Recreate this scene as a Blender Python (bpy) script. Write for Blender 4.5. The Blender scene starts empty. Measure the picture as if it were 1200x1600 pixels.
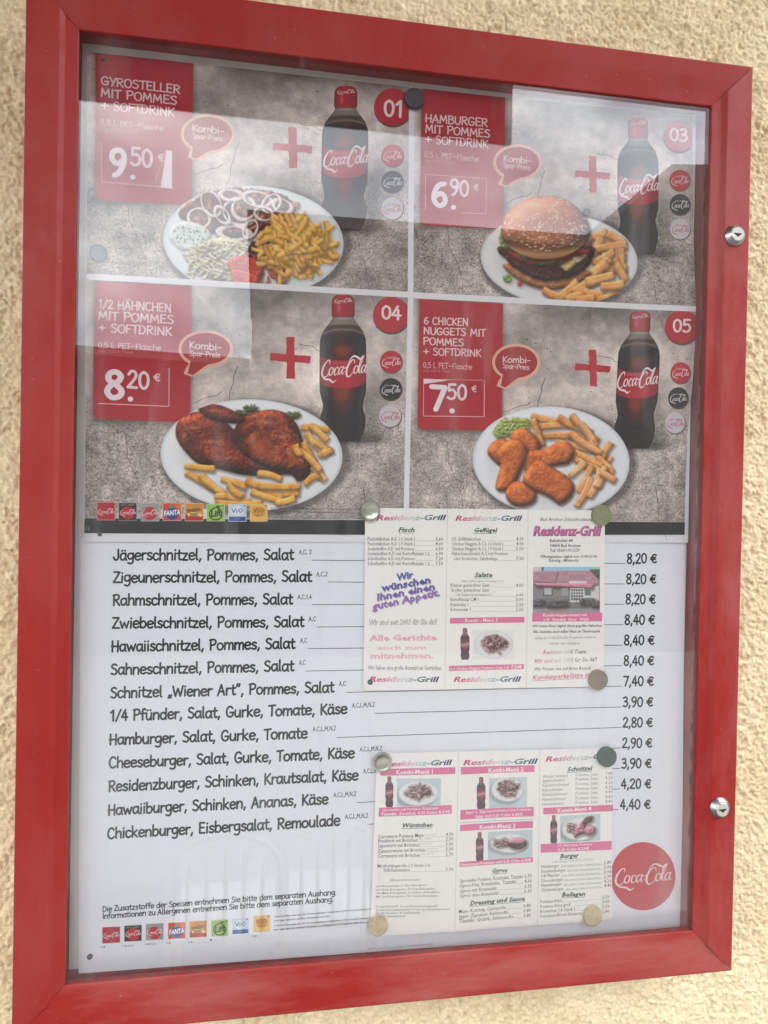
import bpy, math, random
import numpy as np
C = bpy.context.scene.collection
random.seed(7)
# ------------------------------------------------------------------ camera
# world: x right along the wall, z up, y into the wall; origin = upper left corner of the glass opening
RW = np.array([[0.9853885,-0.1692668,0.0189269],[0.0169318,-0.0132225,-0.9997692],[0.169478,0.9854816,-0.0101634]])
CAM = np.array([0.19151309,-0.81418711,-0.48790421])
F = 1150.0
from mathutils import Matrix
cd = bpy.data.cameras.new('camera'); cam = bpy.data.objects.new('camera', cd); C.objects.link(cam)
cd.sensor_fit = 'VERTICAL'; cd.sensor_height = 24; cd.lens = F/1600*24; cd.clip_start = .02; cd.clip_end = 200
M = Matrix.Identity(4)
for i in range(3):
    M[i][0] = RW[0][i]; M[i][1] = -RW[1][i]; M[i][2] = -RW[2][i]; M[i][3] = CAM[i]
cam.matrix_world = M
bpy.context.scene.camera = cam
# ------------------------------------------------------------------ world, sun, exposure
sc = bpy.context.scene
SUN_EL, SUN_AZ = math.radians(62), math.radians(28)      # the sun stands behind this wall: the case is in open shade
w = bpy.data.worlds.new('World'); sc.world = w; w.use_nodes = True
nt = w.node_tree; nt.nodes.clear()
def N(nt, t, **k):
    n = nt.nodes.new(t)
    for a, b in k.items(): setattr(n, a, b)
    return n
CLX, CLY = 1.3, 0.7
sky = N(nt, 'ShaderNodeTexSky'); sky.sky_type = 'NISHITA'; sky.sun_disc = False
sky.sun_elevation = SUN_EL; sky.sun_rotation = SUN_AZ; sky.dust_density = 2.5
tc = N(nt, 'ShaderNodeTexCoord')
mp = N(nt, 'ShaderNodeMapping'); mp.inputs['Scale'].default_value = (1, 1, 2.2); mp.inputs['Location'].default_value = (CLX, CLY, 0)
no = N(nt, 'ShaderNodeTexNoise'); no.inputs['Scale'].default_value = 3.1; no.inputs['Detail'].default_value = 7; no.inputs['Roughness'].default_value = .55
ra = N(nt, 'ShaderNodeValToRGB'); ra.color_ramp.elements[0].position = .42; ra.color_ramp.elements[1].position = .64; ra.color_ramp.elements[0].color = (.5, .5, .5, 1)
no2 = N(nt, 'ShaderNodeTexNoise'); no2.inputs['Scale'].default_value = 7; no2.inputs['Detail'].default_value = 5
mr = N(nt, 'ShaderNodeMapRange'); mr.inputs[1].default_value = .36; mr.inputs[2].default_value = .64; mr.inputs[3].default_value = 9; mr.inputs[4].default_value = 17
cc = N(nt, 'ShaderNodeMix', data_type='RGBA', blend_type='MULTIPLY'); cc.inputs[0].default_value = 1; cc.inputs[6].default_value = (.97, .985, 1, 1)
mx = N(nt, 'ShaderNodeMix', data_type='RGBA')
bg = N(nt, 'ShaderNodeBackground'); bg.inputs['Strength'].default_value = .15
wo = N(nt, 'ShaderNodeOutputWorld')
L = nt.links.new
L(tc.outputs['Generated'], mp.inputs[0]); L(mp.outputs[0], no.inputs['Vector']); L(mp.outputs[0], no2.inputs['Vector'])
L(no.outputs['Fac'], ra.inputs[0]); L(no2.outputs['Fac'], mr.inputs[0]); L(mr.outputs[0], cc.inputs[7])
L(ra.outputs[0], mx.inputs[0]); L(sky.outputs[0], mx.inputs[6]); L(cc.outputs[2], mx.inputs[7])
L(mx.outputs[2], bg.inputs[0]); L(bg.outputs[0], wo.inputs[0])
sl = bpy.data.lights.new('sun', 'SUN'); sl.energy = 4; sl.angle = math.radians(.5); sl.color = (1, .95, .88)
so = bpy.data.objects.new('sun', sl); C.objects.link(so)
# sun direction (towards the sun): up and behind the wall (+y)
so.rotation_euler = (-(math.pi/2-SUN_EL), 0, -SUN_AZ)
sc.view_settings.view_transform = 'Standard'; sc.view_settings.look = 'None'
sc.view_settings.exposure = 1.78; sc.view_settings.gamma = 1

# ------------------------------------------------------------------ helpers
def s2l(c):
    c = np.asarray(c, float)/255.0
    return np.where(c <= .04045, c/12.92, ((c+.055)/1.055)**2.4)
def P(uv, y):
    """the point of the plane at depth y that belongs to a point read off the photograph"""
    uv = np.asarray(uv, float).reshape(-1, 2)
    d = np.stack([(uv[:, 0]-600)/F, (uv[:, 1]-800)/F, np.ones(len(uv))], 1) @ RW
    t = (y-CAM[1])/d[:, 1]
    return CAM + d*t[:, None]
def tag(o, label=None, cat=None, group=None, kind=None):
    if label: o['label'] = label
    if cat: o['category'] = cat
    if group: o['group'] = group
    if kind: o['kind'] = kind
    return o
def empty(name, loc=(0, 0, 0)):
    o = bpy.data.objects.new(name, None); o.empty_display_size = .02; o.location = loc; C.objects.link(o); return o
def mesh_obj(name, V, Fc, mat, parent=None, cols=None, smooth=False):
    me = bpy.data.meshes.new(name)
    V = np.asarray(V, float)
    if parent is not None:
        off = np.array(parent_loc(parent)); V = V-off
    me.from_pydata(V.tolist(), [], Fc if isinstance(Fc, list) else Fc.tolist())
    if cols is not None:
        a = me.color_attributes.new('Col', 'FLOAT_COLOR', 'POINT')
        c = np.ones((len(V), 4), np.float32); c[:, :3] = np.asarray(cols); a.data.foreach_set('color', c.ravel())
    if smooth: me.polygons.foreach_set('use_smooth', [True]*len(me.polygons))
    me.materials.append(mat); me.update()
    o = bpy.data.objects.new(name, me); C.objects.link(o)
    if parent is not None: o.parent = parent
    return o
def parent_loc(p):
    v = np.zeros(3)
    while p is not None: v += np.array(p.location); p = p.parent
    return v
# ------------------------------------------------------------------ materials (all node based)
def principled(name, col=(.8, .8, .8), rough=.5, metal=0, spec=.5):
    m = bpy.data.materials.new(name); m.use_nodes = True; b = m.node_tree.nodes['Principled BSDF']
    b.inputs['Base Color'].default_value = (*col, 1); b.inputs['Roughness'].default_value = rough
    b.inputs['Metallic'].default_value = metal; b.inputs['Specular IOR Level'].default_value = spec
    return m, m.node_tree, b
def noise_mix(nt, b, c1, c2, scale, lo=.35, hi=.65, detail=6, sc3=(1, 1, 1)):
    tc = N(nt, 'ShaderNodeTexCoord'); mp = N(nt, 'ShaderNodeMapping'); mp.inputs['Scale'].default_value = sc3
    n = N(nt, 'ShaderNodeTexNoise'); n.inputs['Scale'].default_value = scale; n.inputs['Detail'].default_value = detail
    r = N(nt, 'ShaderNodeValToRGB'); e = r.color_ramp.elements
    e[0].position = lo; e[1].position = hi; e[0].color = (*c1, 1); e[1].color = (*c2, 1)
    nt.links.new(tc.outputs['Object'], mp.inputs[0]); nt.links.new(mp.outputs[0], n.inputs['Vector']); nt.links.new(n.outputs['Fac'], r.inputs[0])
    nt.links.new(r.outputs[0], b.inputs['Base Color']); return n, r
def bump(nt, b, h, strength=.3, dist=.001):
    bu = N(nt, 'ShaderNodeBump'); bu.inputs['Strength'].default_value = strength; bu.inputs['Distance'].default_value = dist
    nt.links.new(h, bu.inputs['Height']); nt.links.new(bu.outputs[0], b.inputs['Normal']); return bu
# printed ink: the colour of flat print comes from the mesh, one attribute value per printed spot
m_ink, t_, b_ = principled('printed_ink', rough=.55, spec=.15)
a_ = N(t_, 'ShaderNodeAttribute'); a_.attribute_name = 'Col'
n_ = N(t_, 'ShaderNodeTexNoise'); n_.inputs['Scale'].default_value = 900; n_.inputs['Detail'].default_value = 2
r_ = N(t_, 'ShaderNodeMapRange'); r_.inputs[3].default_value = .93; r_.inputs[4].default_value = 1.07
x_ = N(t_, 'ShaderNodeVectorMath', operation='SCALE')
g_ = N(t_, 'ShaderNodeTexCoord')
t_.links.new(g_.outputs['Object'], n_.inputs['Vector']); t_.links.new(n_.outputs['Fac'], r_.inputs[0])
t_.links.new(a_.outputs['Color'], x_.inputs[0]); t_.links.new(r_.outputs[0], x_.inputs['Scale']); t_.links.new(x_.outputs[0], b_.inputs['Base Color'])
# printed concrete of the meal poster (Col = broad tone, alpha-like grain in attribute 'Grain')
m_conc, t_, b_ = principled('printed_concrete', rough=.55, spec=.15)
a_ = N(t_, 'ShaderNodeAttribute'); a_.attribute_name = 'Col'
ga = N(t_, 'ShaderNodeAttribute'); ga.attribute_name = 'Grain'
g_ = N(t_, 'ShaderNodeTexCoord')
def vn(scale, detail, rough=.6, sc3=None):
    n = N(t_, 'ShaderNodeTexNoise'); n.inputs['Scale'].default_value = scale; n.inputs['Detail'].default_value = detail; n.inputs['Roughness'].default_value = rough
    if sc3:
        m = N(t_, 'ShaderNodeMapping'); m.inputs['Scale'].default_value = sc3
        t_.links.new(g_.outputs['Object'], m.inputs[0]); t_.links.new(m.outputs[0], n.inputs['Vector'])
    else: t_.links.new(g_.outputs['Object'], n.inputs['Vector'])
    return n
def mrange(src, a, b, c, d):
    r = N(t_, 'ShaderNodeMapRange'); r.clamp = True
    for i, v in enumerate((a, b, c, d)): r.inputs[i+1].default_value = v
    t_.links.new(src, r.inputs[0]); return r
def mth(op, a, b, clamp=False):
    m = N(t_, 'ShaderNodeMath', operation=op); m.use_clamp = clamp
    for i, v in enumerate((a, b)):
        if isinstance(v, (int, float)): m.inputs[i].default_value = v
        else: t_.links.new(v, m.inputs[i])
    return m.outputs[0]
n1 = vn(420, 5, .75); n2 = vn(95, 6, .65); n3 = vn(14, 6, .6, (1, 1, 1.6)); n4 = vn(150, 3, .5, (1, 1, 2.2))
fine = mrange(n1.outputs['Fac'], .38, .62, -.52, .42).outputs[0]
fine = mth('MULTIPLY', fine, ga.outputs['Fac'])
mid = mrange(n2.outputs['Fac'], .3, .7, -.26, .24).outputs[0]
mid = mth('MULTIPLY', mid, mth('ADD', mth('MULTIPLY', ga.outputs['Fac'], .8), .35))
big = mrange(n3.outputs['Fac'], .3, .7, -.30, .28).outputs[0]
pits = mrange(n4.outputs['Fac'], .68, .71, 1.0, .35).outputs[0]
tot = mth('MULTIPLY', mth('ADD', 1.0, mth('ADD', fine, mth('ADD', mid, big))), pits)
x_ = N(t_, 'ShaderNodeVectorMath', operation='SCALE')
t_.links.new(a_.outputs['Color'], x_.inputs[0]); t_.links.new(tot, x_.inputs['Scale']); t_.links.new(x_.outputs[0], b_.inputs['Base Color'])

def red_metal(name, seed, dust_glare=None):
    m, t, b = principled(name, rough=.5, spec=.22)
    n, r = noise_mix(t, b, (.225, .010, .008), (.250, .014, .010), 5+seed, .3, .7, 6)
    g = N(t, 'ShaderNodeTexCoord'); n2 = N(t, 'ShaderNodeTexNoise'); n2.inputs['Scale'].default_value = 60; n2.inputs['Detail'].default_value = 8
    rr = N(t, 'ShaderNodeMapRange'); rr.inputs[1].default_value = .3; rr.inputs[2].default_value = .7; rr.inputs[3].default_value = .42; rr.inputs[4].default_value = .62
    t.links.new(g.outputs['Object'], n2.inputs['Vector']); t.links.new(n2.outputs['Fac'], rr.inputs[0]); t.links.new(rr.outputs[0], b.inputs['Roughness'])
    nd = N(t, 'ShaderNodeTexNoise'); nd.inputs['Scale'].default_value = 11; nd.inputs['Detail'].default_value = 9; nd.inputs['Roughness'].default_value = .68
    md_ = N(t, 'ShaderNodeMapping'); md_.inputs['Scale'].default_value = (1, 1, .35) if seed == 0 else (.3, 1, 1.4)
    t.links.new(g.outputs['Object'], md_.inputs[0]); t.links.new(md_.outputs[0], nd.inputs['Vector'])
    rd = N(t, 'ShaderNodeMapRange'); rd.inputs[1].default_value = .42; rd.inputs[2].default_value = .78; rd.inputs[3].default_value = .0; rd.inputs[4].default_value = dust_glare or (.13 if seed == 0 else .50)  # share of pale tone: some dust, the rest glare put into the colour
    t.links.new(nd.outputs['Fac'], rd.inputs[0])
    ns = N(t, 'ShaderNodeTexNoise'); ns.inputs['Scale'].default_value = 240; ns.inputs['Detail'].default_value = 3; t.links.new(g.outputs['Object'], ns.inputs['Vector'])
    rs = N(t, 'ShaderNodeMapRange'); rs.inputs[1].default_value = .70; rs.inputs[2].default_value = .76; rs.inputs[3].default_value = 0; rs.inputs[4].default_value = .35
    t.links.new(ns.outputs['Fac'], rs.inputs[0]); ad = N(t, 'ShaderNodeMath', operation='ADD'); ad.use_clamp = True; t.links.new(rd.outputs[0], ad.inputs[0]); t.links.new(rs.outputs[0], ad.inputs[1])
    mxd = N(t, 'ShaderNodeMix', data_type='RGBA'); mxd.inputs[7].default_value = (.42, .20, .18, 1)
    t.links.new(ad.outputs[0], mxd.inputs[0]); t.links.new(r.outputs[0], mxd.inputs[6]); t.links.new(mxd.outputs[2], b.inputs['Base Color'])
    n3 = N(t, 'ShaderNodeTexNoise'); n3.inputs['Scale'].default_value = 9; t.links.new(g.outputs['Object'], n3.inputs['Vector'])
    bump(t, b, n3.outputs['Fac'], .12, .004)
    return m
m_red = red_metal('red_powder_coat', 0); m_red2 = red_metal('red_powder_coat_dust_glare', 2); m_red3 = red_metal('red_powder_coat_glare', 0, .42)  # bottom and right rail copies are paler: painted-in glare along with dust
m_redin, t, b = principled('red_case_inside', (.33, .02, .025), .5)
noise_mix(t, b, (.26, .016, .02), (.38, .03, .035), 20)
m_panel, t, b = principled('dull_metal_back', rough=.45, metal=0, spec=.4)
noise_mix(t, b, (.58, .56, .54), (.70, .68, .665), 25, .3, .7, 5, (1, 1, .3))
m_seal, t, b = principled('aged_seal', rough=.8)
noise_mix(t, b, (.07, .045, .03), (.30, .22, .15), 110, .38, .6, 5, (1, 1, .5))
m_dark, t, b = principled('dark_gap', (.02, .015, .015), .8)
noise_mix(t, b, (.012, .01, .01), (.03, .02, .02), 60)
def metal(name, c1, c2, rough):
    m, t, b = principled(name, rough=rough, metal=1); noise_mix(t, b, c1, c2, 90, .3, .7, 4); return m
m_chrome = metal('worn_chrome', (.55, .53, .50), (.72, .70, .67), .22)
m_chrome2 = metal('dull_chrome', (.30, .29, .27), (.48, .46, .44), .34)
m_steelmag = metal('steel_magnet_cap', (.42, .42, .36), (.62, .61, .54), .3)
def plastic(name, c, rough=.42):
    m, t, b = principled(name, rough=rough); c = np.array(c); noise_mix(t, b, tuple(c*.85), tuple(np.minimum(c*1.12, 1)), 160, .3, .7, 4); return m
# glass with a thin film of dust
m_glass = bpy.data.materials.new('dusty_glass'); m_glass.use_nodes = True; t = m_glass.node_tree; t.nodes.clear()
tr = N(t, 'ShaderNodeBsdfTransparent'); tr.inputs[0].default_value = (.985, .99, .985, 1)
gl = N(t, 'ShaderNodeBsdfGlossy'); gl.inputs['Roughness'].default_value = 0.0; gl.inputs[0].default_value = (1, 1, 1, 1)
fr = N(t, 'ShaderNodeFresnel'); fr.inputs[0].default_value = 1.43
m1 = N(t, 'ShaderNodeMixShader'); m2 = N(t, 'ShaderNodeMixShader'); di = N(t, 'ShaderNodeBsdfDiffuse'); di.inputs[0].default_value = (.8, .79, .77, 1)
g_ = N(t, 'ShaderNodeTexCoord'); n_ = N(t, 'ShaderNodeTexNoise'); n_.inputs['Scale'].default_value = 6; n_.inputs['Detail'].default_value = 9; n_.inputs['Roughness'].default_value = .7
r_ = N(t, 'ShaderNodeMapRange'); r_.inputs[1].default_value = .3; r_.inputs[2].default_value = .7; r_.inputs[3].default_value = .003; r_.inputs[4].default_value = .020
q_ = N(t, 'ShaderNodeMapping'); q_.inputs['Scale'].default_value = (9, 1, 1.6); q_.inputs['Rotation'].default_value = (0, .35, 0)
n2_ = N(t, 'ShaderNodeTexNoise'); n2_.inputs['Scale'].default_value = 3; n2_.inputs['Detail'].default_value = 8
r2_ = N(t, 'ShaderNodeMapRange'); r2_.inputs[1].default_value = .56; r2_.inputs[2].default_value = .76; r2_.inputs[3].default_value = 0; r2_.inputs[4].default_value = .05
a2_ = N(t, 'ShaderNodeMath', operation='ADD')
t.links.new(g_.outputs['Object'], q_.inputs[0]); t.links.new(q_.outputs[0], n2_.inputs['Vector']); t.links.new(n2_.outputs['Fac'], r2_.inputs[0]); t.links.new(r2_.outputs[0], a2_.inputs[0]); t.links.new(r_.outputs[0], a2_.inputs[1])
o_ = N(t, 'ShaderNodeOutputMaterial')
t.links.new(g_.outputs['Object'], n_.inputs['Vector']); t.links.new(n_.outputs['Fac'], r_.inputs[0])
t.links.new(fr.outputs[0], m1.inputs[0]); t.links.new(tr.outputs[0], m1.inputs[1]); t.links.new(gl.outputs[0], m1.inputs[2])
t.links.new(a2_.outputs[0], m2.inputs[0]); t.links.new(m1.outputs[0], m2.inputs[1]); t.links.new(di.outputs[0], m2.inputs[2]); t.links.new(m2.outputs[0], o_.inputs[0])
# plaster
m_plaster, t, b = principled('cream_plaster', rough=.9, spec=.2)
g_ = N(t, 'ShaderNodeTexCoord')
def nz(s, d, r=.6):
    n = N(t, 'ShaderNodeTexNoise'); n.inputs['Scale'].default_value = s; n.inputs['Detail'].default_value = d; n.inputs['Roughness'].default_value = r
    t.links.new(g_.outputs['Object'], n.inputs['Vector']); return n
na = nz(9, 5); nb = nz(260, 4)
ra_ = N(t, 'ShaderNodeValToRGB'); e = ra_.color_ramp.elements; e[0].position = .3; e[1].position = .7; e[0].color = (.74, .59, .355, 1); e[1].color = (.87, .725, .48, 1)
rb_ = N(t, 'ShaderNodeMapRange'); rb_.inputs[1].default_value = .3; rb_.inputs[2].default_value = .7; rb_.inputs[3].default_value = .80; rb_.inputs[4].default_value = 1.10
x_ = N(t, 'ShaderNodeVectorMath', operation='SCALE')
t.links.new(na.outputs['Fac'], ra_.inputs[0]); t.links.new(nb.outputs['Fac'], rb_.inputs[0]); t.links.new(ra_.outputs[0], x_.inputs[0]); t.links.new(rb_.outputs[0], x_.inputs['Scale'])
t.links.new(x_.outputs[0], b.inputs['Base Color'])
bump(t, b, nz(300, 6, .8).outputs['Fac'], .8, .0024)

# ------------------------------------------------------------------ noise for meshes
def vnoise(shape, cell, rng):
    h, wd = shape; gy, gx = int(h/cell)+3, int(wd/cell)+3
    g = rng.random((gy, gx)); yy = np.arange(h)/cell; xx = np.arange(wd)/cell
    y0 = yy.astype(int); x0 = xx.astype(int); fy = yy-y0; fx = xx-x0
    fy = fy*fy*(3-2*fy); fx = fx*fx*(3-2*fx)
    a = g[np.ix_(y0, x0)]; b = g[np.ix_(y0, x0+1)]; c = g[np.ix_(y0+1, x0)]; d = g[np.ix_(y0+1, x0+1)]
    fx = fx[None]; fy = fy[:, None]
    return (a*(1-fx)+b*fx)*(1-fy)+(c*(1-fx)+d*fx)*fy
def fbm(shape, cell, rng, oct=4, gain=.55):
    s = np.zeros(shape); a = 1; t = 0
    for _ in range(oct):
        s += a*vnoise(shape, max(cell, 1.01), rng); t += a; a *= gain; cell /= 2
    return s/t
def sm(a, b, x): x = np.clip((x-a)/(b-a), 0, 1); return x*x*(3-2*x)

# ------------------------------------------------------------------ the plaster wall
WY = .075
def build_wall():
    rng = np.random.default_rng(3)
    st = .0016
    xs = np.arange(-.22, 1.02, st); zs = np.arange(.22, -1.28, -st)
    sh = (len(zs), len(xs))
    g1 = rng.random(sh); g1 = (g1+np.roll(g1, 1, 0)+np.roll(g1, 1, 1))/3
    a = fbm(sh, 4.6, rng, 2, .7); b = fbm(sh, 2.2, rng, 2, .7); c = fbm(sh, 26, rng, 2)
    pit = vnoise(sh, 3.4, rng)*.6+vnoise(sh, 2.0, rng)*.4; pit2 = vnoise(sh, 6.5, rng)*.55+vnoise(sh, 2.2, rng)*.45
    h = (a-.5)*.0042 + (b-.5)*.0030 + (c-.5)*.0012
    h = np.minimum(h, .0009+(h-.0009)*.35)               # the float has flattened the tops
    h += (g1-.5)*.0030
    msk = sm(.30, .55, fbm(sh, 16, rng, 2))
    h -= sm(.68, .80, pit)*.0036*(.35+.65*msk)
    h -= sm(.68, .80, pit2)*.0034*msk
    X, Z = np.meshgrid(xs, zs)
    Y = WY - h
    keep = ~((X > -.03) & (X < .755) & (Z < .03) & (Z > -1.03))
    idx = np.arange(sh[0]*sh[1]).reshape(sh)
    q = np.stack([idx[:-1, :-1], idx[1:, :-1], idx[1:, 1:], idx[:-1, 1:]], -1)
    kq = keep[:-1, :-1]
    # drop what the photograph could never see
    q = q[kq]
    V = np.stack([X, Y, Z], -1).reshape(-1, 3)
    used = np.unique(q); re = -np.ones(len(V), int); re[used] = np.arange(len(used))
    me = bpy.data.meshes.new('plaster_coat'); V = V[used]; q = re[q]
    me.vertices.add(len(V)); me.vertices.foreach_set('co', V.astype(np.float32).ravel())
    me.loops.add(q.size); me.loops.foreach_set('vertex_index', q.ravel().astype(np.int32))
    me.polygons.add(len(q)); me.polygons.foreach_set('loop_start', np.arange(0, q.size, 4, dtype=np.int32))
    me.polygons.foreach_set('use_smooth', [True]*len(q))
    me.update(calc_edges=True); me.materials.append(m_plaster)
    root = empty('house_wall', (0, WY, -2.55)); tag(root, 'cream house wall of coarse scraped plaster behind the red display case', 'wall', kind='structure')
    o = bpy.data.objects.new('plaster_coat', me); C.objects.link(o); o.parent = root; o.location = (0, -WY, 2.55)
    # masonry behind and around, much wider than the frame (it also keeps the sun off the case)
    x0, x1, z0, z1, y0, y1 = -7, 9, -2.55, 3.2, WY+.003, WY+.4
    V = [(x, y, z) for y in (y0, y1) for z in (z0, z1) for x in (x0, x1)]
    Fc = [[0, 1, 3, 2], [5, 4, 6, 7], [4, 0, 2, 6], [1, 5, 7, 3], [2, 3, 7, 6], [4, 5, 1, 0]]
    mesh_obj('masonry', V, Fc, m_plaster, root)
build_wall()

# ------------------------------------------------------------------ the red display case
HW, HH, FM = .7235, 1.0010, .0505
case = empty('display_case', (HW/2, WY, -HH-FM))
tag(case, 'red wall display case with locked glass door full of menu posters', 'display case')
# mitred door rails: profile (distance out from the opening, y)
prof_side = [(0, .0105), (0, .0006), (.0007, 0), (.0125, -.0004), (.0132, -.0008), (.0172, -.0046), (.0180, -.0050),
        (FM-.0018, -.0050), (FM-.0005, -.0045), (FM, -.0032), (FM, .0150)]
prof_flat = [(0, .0105), (0, .0006), (.0007, 0), (.0125, -.0012), (.0300, -.0034),
        (FM-.0018, -.0050), (FM-.0005, -.0045), (FM, -.0032), (FM, .0150)]
def rail(name, side):
    prof = prof_side if side in ('left', 'right') else prof_flat
    V = []; Fc = []; n = len(prof)
    g = .00018
    for k in range(2):
        for d, y in prof:
            if side == 'left': V.append((-d, y, (d-g) if k == 0 else -HH-(d-g)))
            if side == 'right': V.append((HW+d, y, (d-g) if k == 1 else -HH-(d-g)))
            if side == 'top': V.append(((-d+g) if k == 1 else HW+(d-g), y, d))
            if side == 'bottom': V.append(((-d+g) if k == 0 else HW+(d-g), y, -HH-d))
    # a little subdivision is not needed: the faces are flat
    for i in range(n-1): Fc.append([i, i+1, n+i+1, n+i])
    Fc.append([n-1, 0, n, 2*n-1]); Fc.append(list(range(n))); Fc.append(list(range(2*n-1, n-1, -1)))
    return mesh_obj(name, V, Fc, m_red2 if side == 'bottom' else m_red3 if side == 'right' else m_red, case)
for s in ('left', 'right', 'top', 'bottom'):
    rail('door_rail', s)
def box(name, x0, x1, y0, y1, z0, z1, mat, parent, bev=0):
    V = [(x, y, z) for y in (y0, y1) for z in (z0, z1) for x in (x0, x1)]
    Fc = [[0, 1, 3, 2], [5, 4, 6, 7], [4, 0, 2, 6], [1, 5, 7, 3], [2, 3, 7, 6], [4, 5, 1, 0]]
    o = mesh_obj(name, V, Fc, mat, parent)
    if bev:
        md = o.modifiers.new('b', 'BEVEL'); md.width = bev; md.segments = 2
    return o
XL, XR, ZT, ZB, YB = -.0040, .7240, .0036, -1.0195, .0315   # inside of the case
# hollow case sides (inner face = XL.., outer = a little inside the door's edge)
ox0, ox1, oz0, oz1 = -.046, HW+.046, .046, -HH-.046
box('case_side', ox0, XL, .0155, WY+.004, oz1, oz0, m_redin, case)
box('case_side', XR, ox1, .0155, WY+.004, oz1, oz0, m_redin, case)
box('case_top', XL+.0002, XR-.0002, .0155, WY+.004, ZT, oz0-.0005, m_redin, case)
box('case_bottom', XL+.0002, XR-.0002, .0155, WY+.004, oz1+.0005, ZB, m_redin, case)
box('case_back', XL+.0002, XR-.0002, YB, YB+.003, ZB, ZT, m_redin, case)
# liner between glass and case sides (inside faces only seen through the glass)
box('case_liner', XL-.006, XL, .0108, .0152, ZB, ZT, m_redin, case)
box('rubber_seal', XR+.0002, XR+.006, .0074, .0152, ZB, ZT, m_seal, case)
box('case_liner', XL, XR, .0108, .0152, ZT, ZT+.006, m_redin, case)
box('case_liner', XL, XR, .0108, .0152, ZB-.006, ZB, m_redin, case)
box('back_panel', XL+.001, .7215, .0290, .0300, -1.0020, ZT-.0006, m_panel, case)
box('glass_pane', -.003, HW+.0001, .0030, .0070, -HH-.003, .003, m_glass, case)

def lathe(prof, n=40, phase=0):
    """profile (r, y) revolved round the y axis"""
    V = []; Fc = []
    for r, y in prof:
        for i in range(n):
            a = 2*math.pi*i/n+phase; V.append((r*math.cos(a), y, r*math.sin(a)))
    for j in range(len(prof)-1):
        for i in range(n):
            k = (i+1) % n
            Fc.append([j*n+i, (j+1)*n+i, (j+1)*n+k, j*n+k])
    Fc.append([i for i in range(n)]); Fc.append([(len(prof)-1)*n+i for i in range(n-1, -1, -1)])
    return V, Fc
def put(name, VF, loc, mat, parent, smooth=True):
    V, Fc = VF; V = np.array(V)+np.array(loc)
    o = mesh_obj(name, V, Fc, mat, parent, smooth=smooth)
    if smooth:
        o.data.polygons.foreach_set('use_smooth', [len(p.vertices) <= 4 for p in o.data.polygons])
        md = o.modifiers.new('e', 'EDGE_SPLIT'); md.split_angle = math.radians(30)
    return o
def lock(uv, rot):
    p = P([uv], -.005)[0]
    base = lathe([(.0130, .0), (.0130, -.0012), (.0124, -.0022), (.0100, -.0054), (.0094, -.0060), (.0088, -.0050)], 44)
    o = put('lock', base, p, m_chrome2, case)
    cy = lathe([(.0084, -.0048), (.0084, -.0064), (.0080, -.0068)], 40)
    c = put('lock_cylinder', cy, p, m_chrome, o)
    # keyhole: a slot with a curved lower lip
    pts = [(-.0050, .0010), (.0046, .0010), (.0046, -.0008), (.0026, -.0012), (.0016, -.0026), (0, -.0032), (-.0016, -.0026), (-.0026, -.0012), (-.0046, -.0008)]
    ca, sa = math.cos(rot), math.sin(rot)
    V = [(p[0]+x*ca-z*sa, p[1]-.00695, p[2]+x*sa+z*ca) for x, z in pts]+[(p[0]+x*ca-z*sa, p[1]-.0060, p[2]+x*sa+z*ca) for x, z in pts]
    n = len(pts); Fc = [list(range(n))]+[[i, (i+1) % n, n+(i+1) % n, n+i] for i in range(n)]
    mesh_obj('keyhole', V, Fc, m_dark, o)
lock((1147.6, 368.5), 0); lock((1124, 1262), math.radians(4))

# ------------------------------------------------------------------ things behind the camera that only the glass shows
m_awn, t, b = principled('awning_cloth', rough=.9); noise_mix(t, b, (.10, .018, .018), (.14, .03, .028), 3)
m_steel, t, b = principled('painted_steel', rough=.5); noise_mix(t, b, (.10, .10, .10), (.16, .16, .16), 8)
aw = empty('awning', (-.4, WY, 1.3)); tag(aw, 'dark red awning over the case, seen only mirrored along the top of the glass', 'awning')
ax0, ax1 = -4.0, 1.024
V = [(ax0, WY-.01, 1.30), (ax1, WY-.01, 1.30), (ax1, -1.58, .97), (ax0, -1.58, .97), (ax0, WY-.01, 1.33), (ax1, WY-.01, 1.33), (ax1, -1.58, 1.0), (ax0, -1.58, 1.0)]
mesh_obj('cloth', V, [[0, 1, 2, 3], [7, 6, 5, 4], [0, 4, 5, 1], [1, 5, 6, 2], [2, 6, 7, 3], [3, 7, 4, 0]], m_awn, aw)
box('valance', ax0, ax1, -1.610, -1.590, .75, 1.0, m_awn, aw)
m_opp, t, b = principled('grey_render', rough=.9); noise_mix(t, b, (.045, .042, .04), (.08, .075, .07), 2)
m_tile, t, b = principled('roof_tiles', rough=.85); noise_mix(t, b, (.10, .07, .06), (.16, .11, .09), 12, .4, .6, 4, (1, 1, 4))
m_win, t, b = principled('dark_window', rough=.1); noise_mix(t, b, (.02, .025, .03), (.04, .05, .055), 3)
m_frame, t, b = principled('white_window_frame', rough=.5); noise_mix(t, b, (.7, .7, .68), (.8, .8, .78), 10)
op = empty('neighbour_house', (3, -10, -2.55)); tag(op, 'grey house across the street, seen only as a mirror image in the glass', 'house')
def prism(name, pts, y0, y1, mat, parent):
    n = len(pts); V = [(x, y0, z) for x, z in pts]+[(x, y1, z) for x, z in pts]
    return mesh_obj(name, V, [list(range(n)), list(range(2*n-1, n-1, -1))]+[[i, n+i, n+(i+1) % n, (i+1) % n] for i in range(n)], mat, parent)
prism('wall', [(.08, -2.55), (.08, 3.1), (4.8, 3.15), (4.8, -2.55)], -9.05, -14, m_opp, op)
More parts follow.
